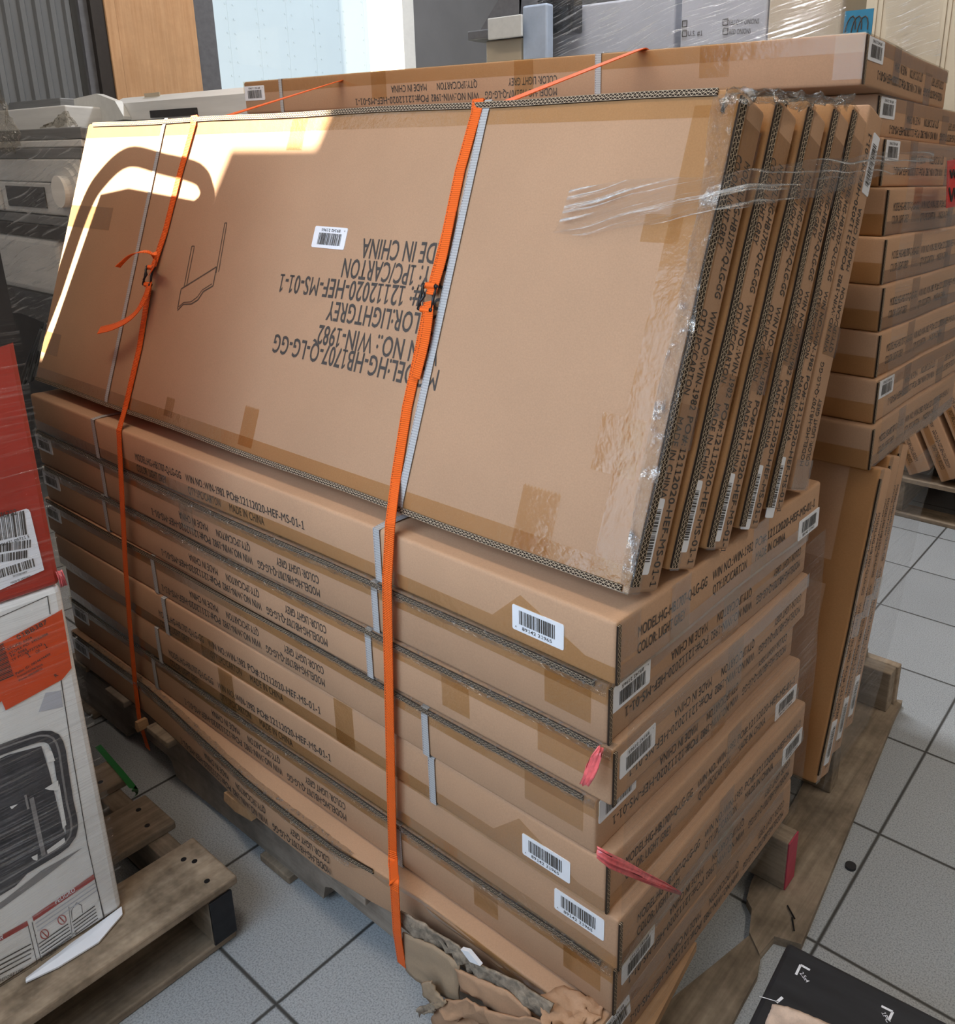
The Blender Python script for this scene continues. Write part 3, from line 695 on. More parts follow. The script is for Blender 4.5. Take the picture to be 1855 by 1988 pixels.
carton('rearmost leaning carton with its barcode at the top edge', lean_m(.006, .468, .295), 1.66, LW, LT,
       [('text', 'end', False, .04, .037, .53), ('bar_v', 'end', LW-.125, .004, Y, Z), ('tape', 'end', .22, .0, .27, .06), ('tape', 'end', .0, .0, .05, LT)], GL, None)

# ------------------------------------------------------------------ rear stack
GR = 'flat cartons of the rear stack'
BT = .0866
order = ['top carton of the rear stack, orange straps pulled over its top edge', 'second carton from the top of the rear stack', 'third carton from the top of the rear stack, behind the clear film band',
         'fourth carton from the top of the rear stack, beside the red paper tag', 'fifth carton from the top of the rear stack', 'sixth carton from the top of the rear stack', 'seventh carton from the top, third from the bottom of the rear stack',
         'eighth carton from the top of the rear stack, above the lowest flat one', 'lowest flat carton of the rear stack, lying on the upright cartons']
pos = [(-.05, .747), (-.07, .885), (-.05, .88), (-.03, .875), (-.018, .866), (-.011, .865), (-.007, .857), (.001, .846), (.008, .826)]
for i in range(9):
    x, y = pos[i]; z = 1.487 if i == 0 else 1.587-.0872*(i+1); bt = .081 if i == 0 else .074 if i == 1 else BT; dn = i in (0, 1, 2, 7)
    l_ = 1.66
    ft = [('text', 'end', dn, .035 if dn else .05, .046 if dn else .040, .50), ('tape', 'end', 0, bt-.026, W, bt) if dn else ('tape', 'end', 0, 0, W, .026), ('tape', 'end', .17, .02, .22, bt), ('tape', 'end', .42, .0, .47, .06), ('edge', 'end', .0005, .002, .008, bt-.004)]
    if dn: ft.append(('bar', 'end', True, W-.100, .004))
    if i == 0:
        ft += [('text', 'front', True, .62, .054, .60), ('tape', 'front', 0, bt-.03, l_, bt), ('tape', 'front', .50, .02, .55, bt), ('tape', 'front', 1.36, .025, 1.42, bt), ('tape', 'front', .93, .01, .98, bt), ('band', -.52, .014), ('band', -1.50, .012), ('bar', 'front', True, l_-.09, .012), ('tape', 'front', l_-.05, .01, l_, bt)]
    else:
        ft += [('tape', 'front', 1.5, 0, l_, .04)]
    carton(order[i], trans(x, y, z, .055 if i == 0 else 0), l_, W, bt, ft, GR, sag(0, l_, i, 0))
VB = [((.024, .690, .275), 'front upright carton standing on its long edge under the rear stack'), ((.014, .785, .262), 'middle upright carton standing on edge under the rear stack'), ((.004, .882, .25), 'rear upright carton standing on edge beside the tiled aisle')]
for i, ((x, y, a), lb) in enumerate(VB):
    ca, sa = math.cos(a), math.sin(a); T2 = .080
    m = Matrix(((1, 0, 0, x), (0, sa, -ca, y+T2*ca), (0, ca, sa, .152), (0, 0, 0, 1)))
    carton(lb, m, 1.66, .650, T2, [('text', 'end', True, .09, .038, .54), ('bar_v', 'end', .125, .052, -Y, -Z), ('tape', 'end', 0, .055, .65, .080), ('tape', 'end', .3, 0, .35, .05), ('edge', 'end', .02, T2-.010, .63, T2-.001), ('tape', 'top', 1.60, 0, 1.66, .65), ('tape', 'top', 1.3, .40, 1.6, .45)], 'upright cartons under the rear stack', None)
# ------------------------------------------------------------------ orange straps
def ribbon(mb, pts, nrm, w, mat=0, sub=6, th=.0012, u0=0.0):
    pts = [Vector(p) for p in pts]; n = len(pts); Q = []; NN = []
    for i in range(n-1):
        p0, p1, p2, p3 = pts[max(i-1, 0)], pts[i], pts[i+1], pts[min(i+2, n-1)]
        for k in range(sub):
            t = k/sub
            lin = p1.lerp(p2, t); cat = .5*((2*p1)+(p2-p0)*t+(2*p0-5*p1+4*p2-p3)*t*t+(3*p1-p0-3*p2+p3)*t**3)
            Q.append(cat if sub > 6 else lin); NN.append(nrm[i].lerp(nrm[i+1], t).normalized())
    Q.append(pts[-1]); NN.append(nrm[-1]); acc = u0; A = []; B = []; us = []
    for i, q in enumerate(Q):
        if i: acc += (q-Q[i-1]).length
        t = (Q[min(i+1, len(Q)-1)]-Q[max(i-1, 0)]).normalized(); s_ = NN[i].cross(t).normalized()*w*.5
        A.append(q-s_); B.append(q+s_); us.append(acc)
    mb.grid([A, B], mat, [(u, 0) for u in us]+[(u, 1) for u in us])
def strap(label, top, leanpts, facepts, under, wid, bk, tails, back_shift):
    root = thing('tie_down_strap', label, 'strap')
    a = at(*top, 2, 1.5695)
    pts = [a+Vector((back_shift, .5, .001)), a+Vector((back_shift*.2, .12, .001)), a]; nr = [Z.copy(), Z.copy(), (Z*.8-Y*.6).normalized()]
    q = lean_px(*leanpts[0]); q += LU*(LW+.004-(q-la0).dot(LU))
    pts += [q-LN*.03+LU*.002, q+LN*.002]; nr += [(LU+LN*.3).normalized(), (LN+LU).normalized()]
    for k, (u, v) in enumerate(leanpts):
        pts.append(lean_px(u, v, .0035)); nr.append(LN.copy())
    for k, f_ in enumerate(facepts):
        if len(f_) == 2: pts.append(at(f_[0], f_[1], 1, -.0045 if k == 0 else -.014)); nr.append((-Y+Z*.4).normalized() if k == 0 else -Y)
        else: pts.append(at(*f_[:2], 1, f_[2])); nr.append((-Y+Z*f_[3]).normalized())
    for p in under: pts.append(Vector(p)); nr.append(-Y)
    c = lean_px(*bk, .010); r = (lean_px(bk[0]+30, bk[1]+4, .010)-c).normalized(); v = LN.cross(r); h, k = .0175, .0125
    kk = [i for i, p in enumerate(pts) if abs((p-la0).dot(LN)) < .008 and i > 3 and (p-c).dot(v) < -.02][0]
    hi = [i for i in range(kk) if (pts[i]-c).dot(v) > .02 or i < 5]
    for P_, n_ in (([pts[i] for i in hi]+[c+v*h-LN*.003], [nr[i] for i in hi]+[LN.copy()]), ([c-v*h-LN*.003]+pts[kk:], [LN.copy()]+nr[kk:])):
        mb = MB(); ribbon(mb, P_, n_, wid, 0, 6); o = mb.build('webbing', M['orange'], root); o.modifiers.new('s', 'SOLIDIFY').thickness = .0014
    # wire buckle: straight bar on the right, wire bent inwards on the left
    mb = MB()
    for P_ in ([c-r*k-v*h, c+r*k-v*h], [c-r*k+v*h, c+r*k+v*h], [c+r*k-v*h, c+r*(k+.001)+LN*.003, c+r*k+v*h], [c-r*k-v*h, c-r*(k-.001)-v*h*.5+LN*.004, c-r*k*.45+v*h*.1+LN*.003, c-r*(k-.001)+v*h*.6+LN*.004, c-r*k+v*h],
               [c-r*k-v*h+LN*.003, c-r*(k+.003)+LN*.001, c-r*k+v*h+LN*.003]): mb.tube(P_, .0021, 8)
    for q in (c-r*k-v*h, c+r*k-v*h, c-r*k+v*h, c+r*k+v*h): mb.tube([q-LN*.002, q+LN*.0035], .0032, 8)
    mb.build('buckle', M['steel'], root, True)
    for s_ in (-1, 1):
        mb = MB(); q = c+v*h*s_; P = []
        for i in range(7):
            an = math.pi*i/6; P.append(q+v*(-s_)*(.005*math.cos(an))+LN*(.0035*math.sin(an)))
        mb.grid([[p-r*k*.8 for p in P], [p+r*k*.8 for p in P]], 0, [(i*.001, 0) for i in range(7)]+[(i*.001, 1) for i in range(7)]); mb.build('webbing_loop', M['orange'], root)
    for tp in tails:
        P = [lean_px(u, v, o_) for u, v, o_, _ in tp]; mb = MB(); ribbon(mb, P, [Vector(nn) for *_, nn in tp], wid*.97, 0, 8); o = mb.build('webbing_tail', M['orange'], root); o.modifiers.new('s', 'SOLIDIFY').thickness = .0012
    return root
ln_ = tuple(LN)
strap('orange strap running down the middle of the front stack, near the printed text', (1245, 94), [(925, 216), (893, 330), (868, 450), (835, 577), (812, 690), (790, 790), (768, 930)], [(757, 1018), (751, 1130), (753, 1250), (756, 1400), (759, 1540), (762, 1650), (763, 1672, -.018, 1), (765, 1712, -.056, 1), (766, 1730, -.058, 0), (771, 1815, -.058, 0), (780, 1874, -.052, 0)],
      [], .0200, (832, 578),
      [[(876, 410, .006, ln_), (868, 450, .008, ln_), (855, 510, .008, ln_), (836, 572, .012, ln_)], [(832, 585, .012, ln_), (830, 620, .012, ln_), (822, 670, .010, ln_), (806, 734, .008, ln_)]], -.25)
strap('orange strap at the left end of the front stack, with a curled loose tail', (690, 147), [(375, 243), (345, 350), (320, 450), (298, 545), (270, 675), (243, 790)], [(230, 836), (236, 960), (243, 1100), (252, 1220), (262, 1330), (270, 1398, -.020, 0), (278, 1425, -.018, 0), (287, 1454, -.012, 0)],
      [], .0185, (290, 536),
      [[(292, 528, .012, (.2, -.6, .77)), (303, 500, .030, (.3, -.8, .5)), (284, 488, .052, (0, -.3, .95)), (255, 494, .068, (-.3, -.2, .93)), (228, 518, .080, (-.55, -.2, .8))],
       [(290, 548, .012, ln_), (280, 580, .018, ln_), (258, 612, .026, (-.3, -.85, .4)), (225, 632, .034, (-.4, -.8, .5)), (192, 641, .040, (-.3, -.8, .6))]], -.35)

# ------------------------------------------------------------------ pink ties
def tie(label, P, wds, mat='pink'):
    mb = MB(); A, B = [], []
    for (p, w) in zip(P, wds):
        p = Vector(p); A.append(p-w); B.append(p+w)
    G = []
    for k in range(9):
        t = k/8; G.append([a.lerp(b, t)+Vector((.0015*math.sin(k*2.1+i), -.0025*math.sin(math.pi*t)*math.cos(k*1.7), .001*math.cos(3*k+i))) for i, (a, b) in enumerate(zip(A, B))])
    mb.grid(G); o = mb.build('plastic_tie', M[mat], None, True); o.modifiers.new('s', 'SOLIDIFY').thickness = .0012
    return tag(o, label, 'plastic tie')
tie('short pink plastic tie hanging from the corner below the second carton', [at(u, v, 1, -.012-.004*k) for k, (u, v) in enumerate(((1167, 1452), (1158, 1470), (1150, 1488), (1142, 1508), (1134, 1524)))], [X*.004, X*.009+Z*.002, X*.010+Z*.002, X*.008+Z*.003, X*.006+Z*.002])
tie('long pink plastic tie sticking out across the end of the fifth carton', [at(u, v, 0, x) for u, v, x in ((1160, 1655, .012), (1185, 1672, .022), (1215, 1685, .028), (1250, 1702, .034), (1290, 1720, .04), (1322, 1735, .044))],
    [Z*.007+Y*.002, Z*.008+Y*.003, Z*.007+Y*.003, Z*.006+Y*.002, Z*.005+Y*.002, Z*.003])

# ------------------------------------------------------------------ boxes on the left pallet
XF = -.808
def lf(u, v): p = at(u, v, 0, XF); return p
wb = thing('boxed_generator', 'tall white wrapped carton with a dark machine picture and orange label', 'carton', (XF, -.288, .134))
wi = Matrix.Translation((-XF, .288, -.134))
H1 = .748-.134
mb = MB(); mb.box((-.60, -.62, 0), (0, 0, H1), 0, .010, 4, 5, 5)
def flat(pts, mat, off=.0008): mb.add([wi @ (lf(u, v)+X*off) for u, v in pts], [tuple(range(len(pts)))], mat)
def fline(pts, w, mat, off=.0008):
    for a, b in zip(pts, pts[1:]):
        p, q = wi @ (lf(*a)+X*off), wi @ (lf(*b)+X*off); d_ = (q-p).normalized(); s_ = X.cross(d_)*w*.5
        mb.quad(p-s_, q-s_, q+s_, p+s_, mat)
def fstrip(pts, w, mat, off):
    Q = [wi @ (lf(*p)+X*off) for p in pts]; A, B = [], []
    for i, q in enumerate(Q):
        d_ = (Q[min(i+1, len(Q)-1)]-Q[max(i-1, 0)]).normalized(); n_ = X.cross(d_)*w*.5; A.append(q-n_); B.append(q+n_)
    mb.grid([A, B], mat)
def ftext(s, a, b, h, mat=1, off=.0012):
    p, q = wi @ (lf(*a)+X*off), wi @ (lf(*b)+X*off); r = (q-p).normalized(); put_text(mb, s, p, r, X.cross(r), X, h, (q-p).length, mat, 0)
# ink line panel at the top
fline([(-40, 1215), (92, 1157), (97, 1192)], .0012, 1); fline([(118, 1318), (140, 1462), (170, 1640), (205, 1800)], .0012, 1)
# dark machine picture: tubular frame and body
flat([(-60, 1500), (15, 1465), (80, 1448), (96, 1500), (120, 1600), (128, 1625), (85, 1660), (30, 1720), (-60, 1775)], 2)
fr_ = [(-60, 1480), (-30, 1467), (0, 1455), (30, 1444), (60, 1434), (78, 1429), (92, 1429), (103, 1434), (110, 1445), (115, 1462), (122, 1510), (130, 1560), (137, 1590), (139, 1608), (136, 1624), (126, 1638), (110, 1650), (85, 1665), (60, 1680), (0, 1715), (-60, 1750)]
fstrip(fr_, .018, 2, .0016); fstrip([(u-1, v-2) for u, v in fr_[1:-1]], .003, 6, .0019)
flat([(84, 1450), (100, 1458), (106, 1476), (92, 1480)], 5, .0018); flat([(114, 1520), (128, 1600), (121, 1608), (110, 1540)], 5, .0018); flat([(86, 1530), (112, 1514), (113, 1534), (95, 1533)], 5, .0018)
flat([(60, 1663), (72, 1657), (72, 1670), (64, 1668)], 5, .0018); flat([(90, 1650), (124, 1625), (126, 1634), (92, 1658)], 5, .0018); flat([(18, 1565), (34, 1560), (22, 1570)], 5, .0018)
fline([(60, 1548), (72, 1605), (84, 1660)], .006, 6, .002); fline([(48, 1542), (54, 1570)], .003, 6, .002)
flat([(-60, 1790), (10, 1745), (80, 1690), (160, 1645), (90, 1700), (0, 1765), (-60, 1815)], 6, .0007)
flat([(88, 1345), (118, 1340), (122, 1372), (75, 1382), (70, 1395)], 7, .0006)
# warning panels
flat([(62, 1779), (181, 1697), (184, 1706), (65, 1788)], 3); flat([(-50, 1845), (52, 1787), (55, 1796), (-50, 1855)], 3)
ftext('PELIGRO', (108, 1755), (146, 1729), .008, 4); ftext('DANGER', (-40, 1842), (6, 1822), .008, 4)
fline([(62, 1790), (80, 1865)], .001, 1); fline([(80, 1865), (205, 1790)], .001, 1); fline([(184, 1706), (205, 1790)], .001, 1); fline([(133, 1760), (140, 1815)], .0008, 1)
fline([(54, 1795), (72, 1870), (-40, 1940)], .001, 1); fline([(-40, 1895), (66, 1840)], .0008, 1)
for k in range(3): fline([(68+k*2, 1793+k*7), (184+k*2, 1714+k*7)], .0022, 7, .0009)
for k in range(5): fline([(74+k*2, 1833+k*6), (132+k*2, 1793+k*6)], .0022, 1, .0009)
for k in range(5): fline([(140+k*1.5, 1790+k*6), (184+k*1.5, 1758+k*6)], .0022, 1, .0009)
for k in range(4): fline([(-30, 1880+k*9), (60, 1832+k*9)], .0022, 1, .0009)
ftext('MANUAL BEFORE USE', (92, 1858), (150, 1810), .0055); ftext('MANUAL BEFORE USE', (-40, 1925), (44, 1884), .0055)
for c_ in ((86, 1813), (120, 1785)):
    fline([(c_[0]+8*math.cos(a*.5), c_[1]+9*math.sin(a*.5)) for a in range(14)], .0015, 3, .001); fline([(c_[0]-5, c_[1]-5), (c_[0]+5, c_[1]+5)], .0015, 3, .001)
fline([(140, 1785), (138, 1768), (148, 1752), (158, 1757), (160, 1772)], .001, 1)
fline([(-40, 1965), (120, 1860), (232, 1775)], .001, 1, .0009)
mb.build('body', [M['whitec'], M['ink'], M['pic'], M['redink'], M['white'], M['whitec'], M['dirt'], M['greyc']], wb)
mb = MB(); o_ = None
P = [[wi @ (lf(u, v)+X*x) for u, v, x in row] for row in ([(235, 1758, .002), (177, 1801, .002), (111, 1848, .002), (50, 1893, .001)],)]+[[wi @ at(u, v, 2, .139) for u, v in ((237, 1768), (178, 1813), (112, 1859), (50, 1902))]]+[[wi @ at(u, v, 2, .1385) for u, v in ((238, 1774), (192, 1828), (114, 1876), (50, 1906))]]
mb.grid(P); o_ = mb.build('torn_edge', M['white'], wb); o_.modifiers.new('s', 'SOLIDIFY').thickness = .003
mb = MB()
mb.add([wi @ (lf(u, v)+X*.0022) for u, v in ((0, 1247), (-40, 1271), (-40, 1400), (2, 1360), (10, 1378), (120, 1318), (138, 1296), (129, 1240), (119, 1182), (106, 1190))], [tuple(range(10))], 0)
for s, a, b, h in (('01BB387', (33, 1241), (91, 1209), .0072), ('STORE: 6324', (14, 1262), (61, 1238), .0040), ('STORE PO: 24556008', (17, 1270), (92, 1231), .0040), ('TP: 5085', (19, 1276), (51, 1261), .0040),
                   ('TF PO:69737252', (22, 1283), (81, 1251), .0040), ('1', (54, 1276), (59, 1273), .0085), ('OF', (69, 1268), (77, 1264), .0055), ('1', (87, 1258), (92, 1255), .0085),
                   ('Pallet ID: 0854694499', (30, 1309), (97, 1270), .0040), ('Printed:02/06/2026', (33, 1315), (82, 1290), .0036), ('Printer:006500010', (36, 1322), (81, 1298), .0036), ('R', (107, 1314), (112, 1310), .006)):
    ftext(s, a, b, h, 1, .0030)
for k in range(22):
    t = k/21; a = (-14+2+20*t*1.0, 1258+64*t); a = (-20, 1262+66*t); b = (5+20*t, 1248+61*t); fline([a, b], .0010 if k % 3 else .0018, 1, .0029)
mb.build('orange_label', [M['orangel'], M['ink']], wb)
# red carton with a black upper half
rb = thing('boxed_tool', 'red carton with a black upper half and white barcode label', 'carton', (XF, -.288, .7485)); wi = Matrix.Translation((-XF, .288, -.7485))
mb = MB(); mb.box((-.60, -.62, 0), (0, 0, .80), 0, .008, 4, 5, 6)
flat([(35, 661), (-90, 705), (-90, 300), (-30, 300), (0, 490), (33, 650)], 1, .0007)
mb.build('body', [M['red'], M['blackc']], rb)
mb = MB()
mb.add([wi @ (lf(u, v)+X*.0014) for u, v in ((-60, 1022), (50, 987), (55, 989), (58, 994), (85, 1106), (-60, 1172))], [tuple(range(6))], 0)
ftext('076722', (-8, 1008), (32, 998), .0085, 1, .002)
def fbars(a, b, h, seed):
    p, q = wi @ (lf(*a)+X*.0016), wi @ (lf(*b)+X*.0016); r = (q-p).normalized(); mb.geo(bars_geo(1, 1, 24, random.Random(seed)), p, r, X.cross(r), X, (q-p).length, h, [1, 1])
fbars((-40, 1058), (54, 1036), .036, 1); fbars((-40, 1078), (60, 1062), .012, 2); fbars((-40, 1098), (54, 1082), .012, 3); fbars((-40, 1135), (70, 1098), .013, 4)
ftext('96471 09711 5', (2, 1060), (56, 1043), .0045, 1, .002); ftext('301152014437', (24, 1120), (52, 1111), .003, 1, .002); ftext('MADE IN VIETNAM', (20, 1133), (58, 1119), .003, 1, .002)
mb.build('barcode_label', [M['white'], M['ink']], rb)
tie('small pink strip poking out under the red carton', [Vector(lf(113, 1108))+X*.002, Vector(lf(118, 1122))+X*.003, Vector(lf(122, 1136))+X*.004], [Y*.004]*3)
# green strap on the left pallet
mb = MB(); ribbon(mb, [at(u, v, 2, .1375) for u, v in ((190, 1448), (235, 1500), (262, 1533))]+[at(264, 1545, 2, .03)], [Z.copy(), Z.copy(), Z.copy(), X.copy()], .012); tag(mb.build('green_strap', M['green']), 'thin green strap lying over the left wooden pallet', 'strap')

# ------------------------------------------------------------------ black box and loose wood on the floor
bb = thing('black_carton', 'black printed carton with white corner marks, lower right', 'carton', (.154, .252, 0), matrix=Matrix.Translation((.154, .252, 0)) @ Matrix.Rotation(.07, 4, 'Z'))
bi = bb.matrix_world.inverted()
mb = MB(); mb.box((0, -.42, 0), (.62, 0, .25), 0, .008, 6, 5, 3)
def tline(pts, w, mat, off=.0008):
    for a, b in zip(pts, pts[1:]):
        p, q = bi @ (at(*a, 2, .25)+Z*off), bi @ (at(*b, 2, .25)+Z*off); d_ = (q-p).normalized(); s_ = Z.cross(d_)*w*.5
        mb.quad(p-s_, q-s_, q+s_, p+s_, mat)
tline([(1546, 1893), (1555, 1874), (1573, 1884)], .0035, 1); tline([(1712, 1954), (1734, 1965), (1726, 1982)], .0035, 1); tline([(1508, 1947), (1520, 1937)], .004, 1); tline([(1475, 1935), (1512, 1946)], .0012, 1)
p, q = bi @ at(1553, 1890, 2, .25), bi @ at(1560, 1900, 2, .25); r = (q-p).normalized(); put_text(mb, '2.5x4', p, r, Z.cross(r), Z, .006, .016, 1, .0008)
p, q = bi @ at(1712, 1967, 2, .25), bi @ at(1718, 1978, 2, .25); r = (q-p).normalized(); put_text(mb, '1PC', p, r, Z.cross(r), Z, .006, .014, 1, .0008)
mb.build('body', [M['blackbox'], M['white'], M['orange'], M['metal']], bb)
P = [[bi @ at(u, v, 2, .2515) for u, v in row] for row in ([(1500, 1950), (1530, 1955), (1570, 1970), (1620, 1992)], [(1492, 1970), (1530, 1975), (1565, 1990), (1600, 2020)], [(1480, 2010), (1520, 2030), (1560, 2040), (1600, 2060)])]
tag(crumple('torn_patch', P, simple('torn_pale_cardboard', (.62, .47, .38), .9, var=.2, scale=60, bs=.6), bb, .0015, 60, 5, .002), 'pale torn cardboard patch', None)
mb = MB(); pts = [at(u, v, 2, .0)[:2] for u, v in ((1465, 1818), (1476, 1870), (1470, 1905), (1440, 1960), (1400, 2040), (1290, 2060), (1250, 2010), (1310, 1945), (1390, 1880))]
mb.prism([tuple(p) for p in pts], 2, .001, .014); tag(mb.build('broken_plank', M['wood_y']), 'pointed broken plank on the floor beside the front stack', 'plank')
mb = MB(); c_ = at(1652, 1684, 2, 0); mb.tube([c_+Z*.0, c_+Z*.006], .011, 16); tag(mb.build('floor_plug', M['stone']), 'small dark round plug on the floor tile', 'plug')

# ------------------------------------------------------------------ wrapped pile at the left, behind the red carton
GP = 'wrapped metal parts of the left pile'
YP = .42
def slab(name, label, cat, u0, v0, u1, v1, mat, depth=.55, y=YP, group=GP, r=.004):
    a, b = at(u0, v0, 1, y), at(u1, v1, 1, y); c = at(u0, v1, 1, y); d_ = at(u1, v0, 1, y)
    z1, z0 = (a[2]+d_[2])/2, (b[2]+c[2])/2
    m_ = MB(); m_.box((a[0], y, min(z0, z1)), (b[0], y+depth, max(z0, z1)), 0, r, 2, 2, 1); return tag(m_.build(name, M[mat]), label, cat, group), (a[0], b[0], z0, z1)
lev = [252, 274, 288, 309, 352, 412, 430, 455]
names = [('metal_slab', 'dark metal slab, uppermost layer of the wrapped left pile', 'metal slab', 'metal_d'), ('metal_slab', 'thin pale grey slab below the uppermost dark one in the left pile', 'metal slab', 'metal'), ('metal_slab', 'second dark slab from the top of the wrapped left pile', 'metal slab', 'metal_d'),
         ('metal_slab', 'broad grey slab above the box with the dark window in the left pile', 'metal slab', 'metal')]
for i, (nm, lb, ct, mt) in enumerate(names): slab(nm, lb, ct, -75, lev[i], 160, lev[i+1]-.5, mt, .6)
cb_ = thing('control_box', 'grey control box with a dark window and round flange in the left pile', 'control box', group=GP)
a, b = at(-75, 352, 1, YP), at(150, 412, 1, YP); z1, z0 = at(40, 352.5, 1, YP)[2], at(40, 412, 1, YP)[2]
mb = MB(); mb.box((a[0], YP, z0), (b[0], YP+.5, z1), 0, .006, 2, 2, 1); mb.build('housing', M['metal'], cb_)
p, q = at(12, 360, 1, YP), at(94, 405, 1, YP); mb = MB(); mb.box((p[0], YP-.004, q[2]), (q[0], YP, p[2]), 0, .002); mb.build('window', M['glass_d'], cb_)
p, q = at(-60, 360, 1, YP), at(11, 408, 1, YP); mb = MB(); mb.box((p[0], YP-.01, q[2]), (q[0], YP, p[2]), 0, .004); mb.build('side_cover', M['plast'], cb_)
c_ = at(145, 372, 1, YP); mb = MB()
for rr, y0, y1 in ((.085, 0, -.012), (.068, -.012, -.022), (.045, -.02, -.045)): mb.tube([c_+Y*y0, c_+Y*y1], rr, 28)
mb.build('flange', M['metal'], cb_, False)
slab('metal_bar', 'dark bar just below the control box in the left pile', 'metal bar', -75, 412.5, 140, 429.5, 'metal_d', .5)
slab('metal_bar', 'brownish flat bar under the dark one in the left pile', 'metal bar', -75, 430, 136, 455, 'jamb', .5)
a, b = at(-75, 455.5, 1, YP), at(125, 565, 1, YP); zz0, zz1 = at(60, 566, 1, YP)[2], at(60, 455.5, 1, YP)[2]-.006
mb = MB(); mb.box((a[0], YP, zz0), (b[0], YP+.5, zz1), 0, .02, 4, 3, 3); tag(mb.build('wrapped_bundle', M['metal']), 'grey film wrapped bundle in the middle of the left pile', 'bundle', GP)
mb = MB(); mb.box((a[0], YP+.04, 0), (b[0]+.15, YP+.54, zz0), 0, .03, 8, 4, 8)
o_ = mb.build('black_bag', M['bag'], None, True, lambda p: p+.02*noise.noise_vector(p*9)-Vector((0, 0, .0)) if p[2] > .02 and p[2] < zz0-.03 else p); tag(o_, 'shiny black plastic bag at the foot of the left pile', 'bag')
for k in range(6):
    mb = MB(); p0 = at(44+14*k, 742-6*k, 1, YP-.03); p1 = at(84+10*k, 640-12*k, 1, YP-.015); mb.tube([p0, p0.lerp(p1, .5)+Vector((.004, -.004, 0)), p1], .012, 10)
    tag(mb.build('black_tube', M['bag'], None, True), 'black shiny tube strapped over the bag in the left pile', 'tube', 'black tubes on the bag')
# top of the pile
zt_ = at(60, 252, 1, YP)[2]
a, b = at(-75, 235, 1, .70), at(165, 235, 1, .70); z_ = at(60, 216, 1, .70)[2]
mb = MB(); mb.box((a[0], .62, zt_+.001), (b[0]+.05, .98, z_), 0, .006); tag(mb.build('board', M['metal']), 'flat grey board lying on top of the left pile', 'board')
a, b = at(8, 205, 1, .78), at(118, 205, 1, .78); z0_, z1_ = z_+.001, at(60, 195, 1, .78)[2]
mb = MB(); mb.box((a[0], .78, z0_), (b[0], .90, max(z1_, z0_+.02)), 0, .003); tag(mb.build('metal_channel', M['metal_d']), 'short black channel on top of the left pile', 'channel')
ga = thing('metal_fixture', 'long pale grey metal fixture with a white riveted end cap', 'fixture')
a, b = at(215, 185, 1, .76), at(474, 172, 1, .76); zg0, zg1 = at(300, 231, 1, .76)[2], at(300, 181, 1, .76)[2]
mb = MB(); mb.prism([(.76, zg0), (.76, zg0+.055), (.80, zg1), (.98, zg1), (.98, zg0)], 0, a[0], b[0]+.02); mb.build('housing', M['metal'], ga)
c_ = at(143, 0, 1, .74)[0]; p = [at(u, v, 1, .74) for u, v in ((146, 192), (190, 182), (226, 196), (243, 226), (244, 232), (160, 245), (150, 240))]
mb = MB(); mb.prism([(q[0], q[2]) for q in p], 1, .735, .759); mb.build('end_cap', M['plast'], ga)
for u, v in ((163, 230), (181, 229)):
    q = at(u, v, 1, .735); mb = MB(); mb.tube([q, q-Y*.004], .008, 10); mb.build('rivet', M['metal'], ga)
q = at(296, 194, 1, .79); mb = MB(); mb.box((q[0]-.05, .79, q[2]-.01), (q[0]+.05, .793, q[2]+.022)); tag(mb.build('paper_tag', M['beige'], ga), 'small printed paper tag', None)
q0, q1 = at(292, 215, 1, .758), at(345, 226, 1, .758); mb = MB(); mb.box((q0[0], .755, q1[2]), (q1[0]+.12, .7595, q0[2])); mb.build('slot', M['glass_d'], ga)
mb = MB(); mb.tube([at(u, v, 1, .80) for u, v in ((122, 246), (126, 234), (136, 226), (150, 222))], .013, 10); tag(mb.build('black_hose', M['black'], None, True), 'bent black hose beside the white end cap', 'hose')
# film over the pile
def film_sheet(label, rows, mat, sub=10, amp=.006, fr=9, seed=0, name='stretch_film', smooth=True):
    R, Cn = len(rows), len(rows[0]); G = []; uv = []
    for i in range((R-1)*sub+1):
        a = min(i//sub, R-2); t = i/sub-a; row = []
        for j in range((Cn-1)*sub+1):
            b = min(j//sub, Cn-2); s = j/sub-b
            q = (rows[a][b]*(1-t)+rows[a+1][b]*t)*(1-s)+(rows[a][b+1]*(1-t)+rows[a+1][b+1]*t)*s
            row.append(q+noise.noise_vector(q*fr+Vector((seed, 0, seed)))*amp); uv.append((q[0]+q[1]*.7, q[2]-.25*q[0]+seed))
        G.append(row)
    m_ = MB(); m_.grid(G, 0, uv); return tag(m_.build(name, M[mat], None, smooth), label, 'plastic film')
film_sheet('clear wrinkled film stretched round the left pile', [[at(u, v, 1, YP-.035) for u, v in r] for r in (((-60, 245), (60, 262), (158, 272)), ((-60, 360), (50, 380), (150, 390)), ((-60, 470), (40, 480), (130, 490)), ((-60, 600), (40, 610), (118, 640)))], 'film_w', 14, .010, 7)
crumple('loose_film', [[at(u, v, 1, .60) for u, v in r] for r in (((88, 246), (110, 228), (128, 214), (146, 236)), ((80, 252), (108, 246), (130, 240), (150, 250)))], 'film_c', None, .012, 22, 6, .001)
tag(bpy.data.objects['loose_film'], 'loose crumpled clear film on top of the left pile', 'plastic film')
crumple('loose_film', [[at(u, v, 1, .38) for u, v in r] for r in (((-60, 170), (0, 175), (14, 215)), ((-60, 250), (0, 255), (40, 262)), ((-60, 300), (0, 300), (30, 300)))], 'film_c', None, .015, 14, 6, .001)
o_ = [o for o in bpy.data.objects if o.name.startswith('loose_film')][-1]; tag(o_, 'bunched clear film at the left edge over the pile', 'plastic film')

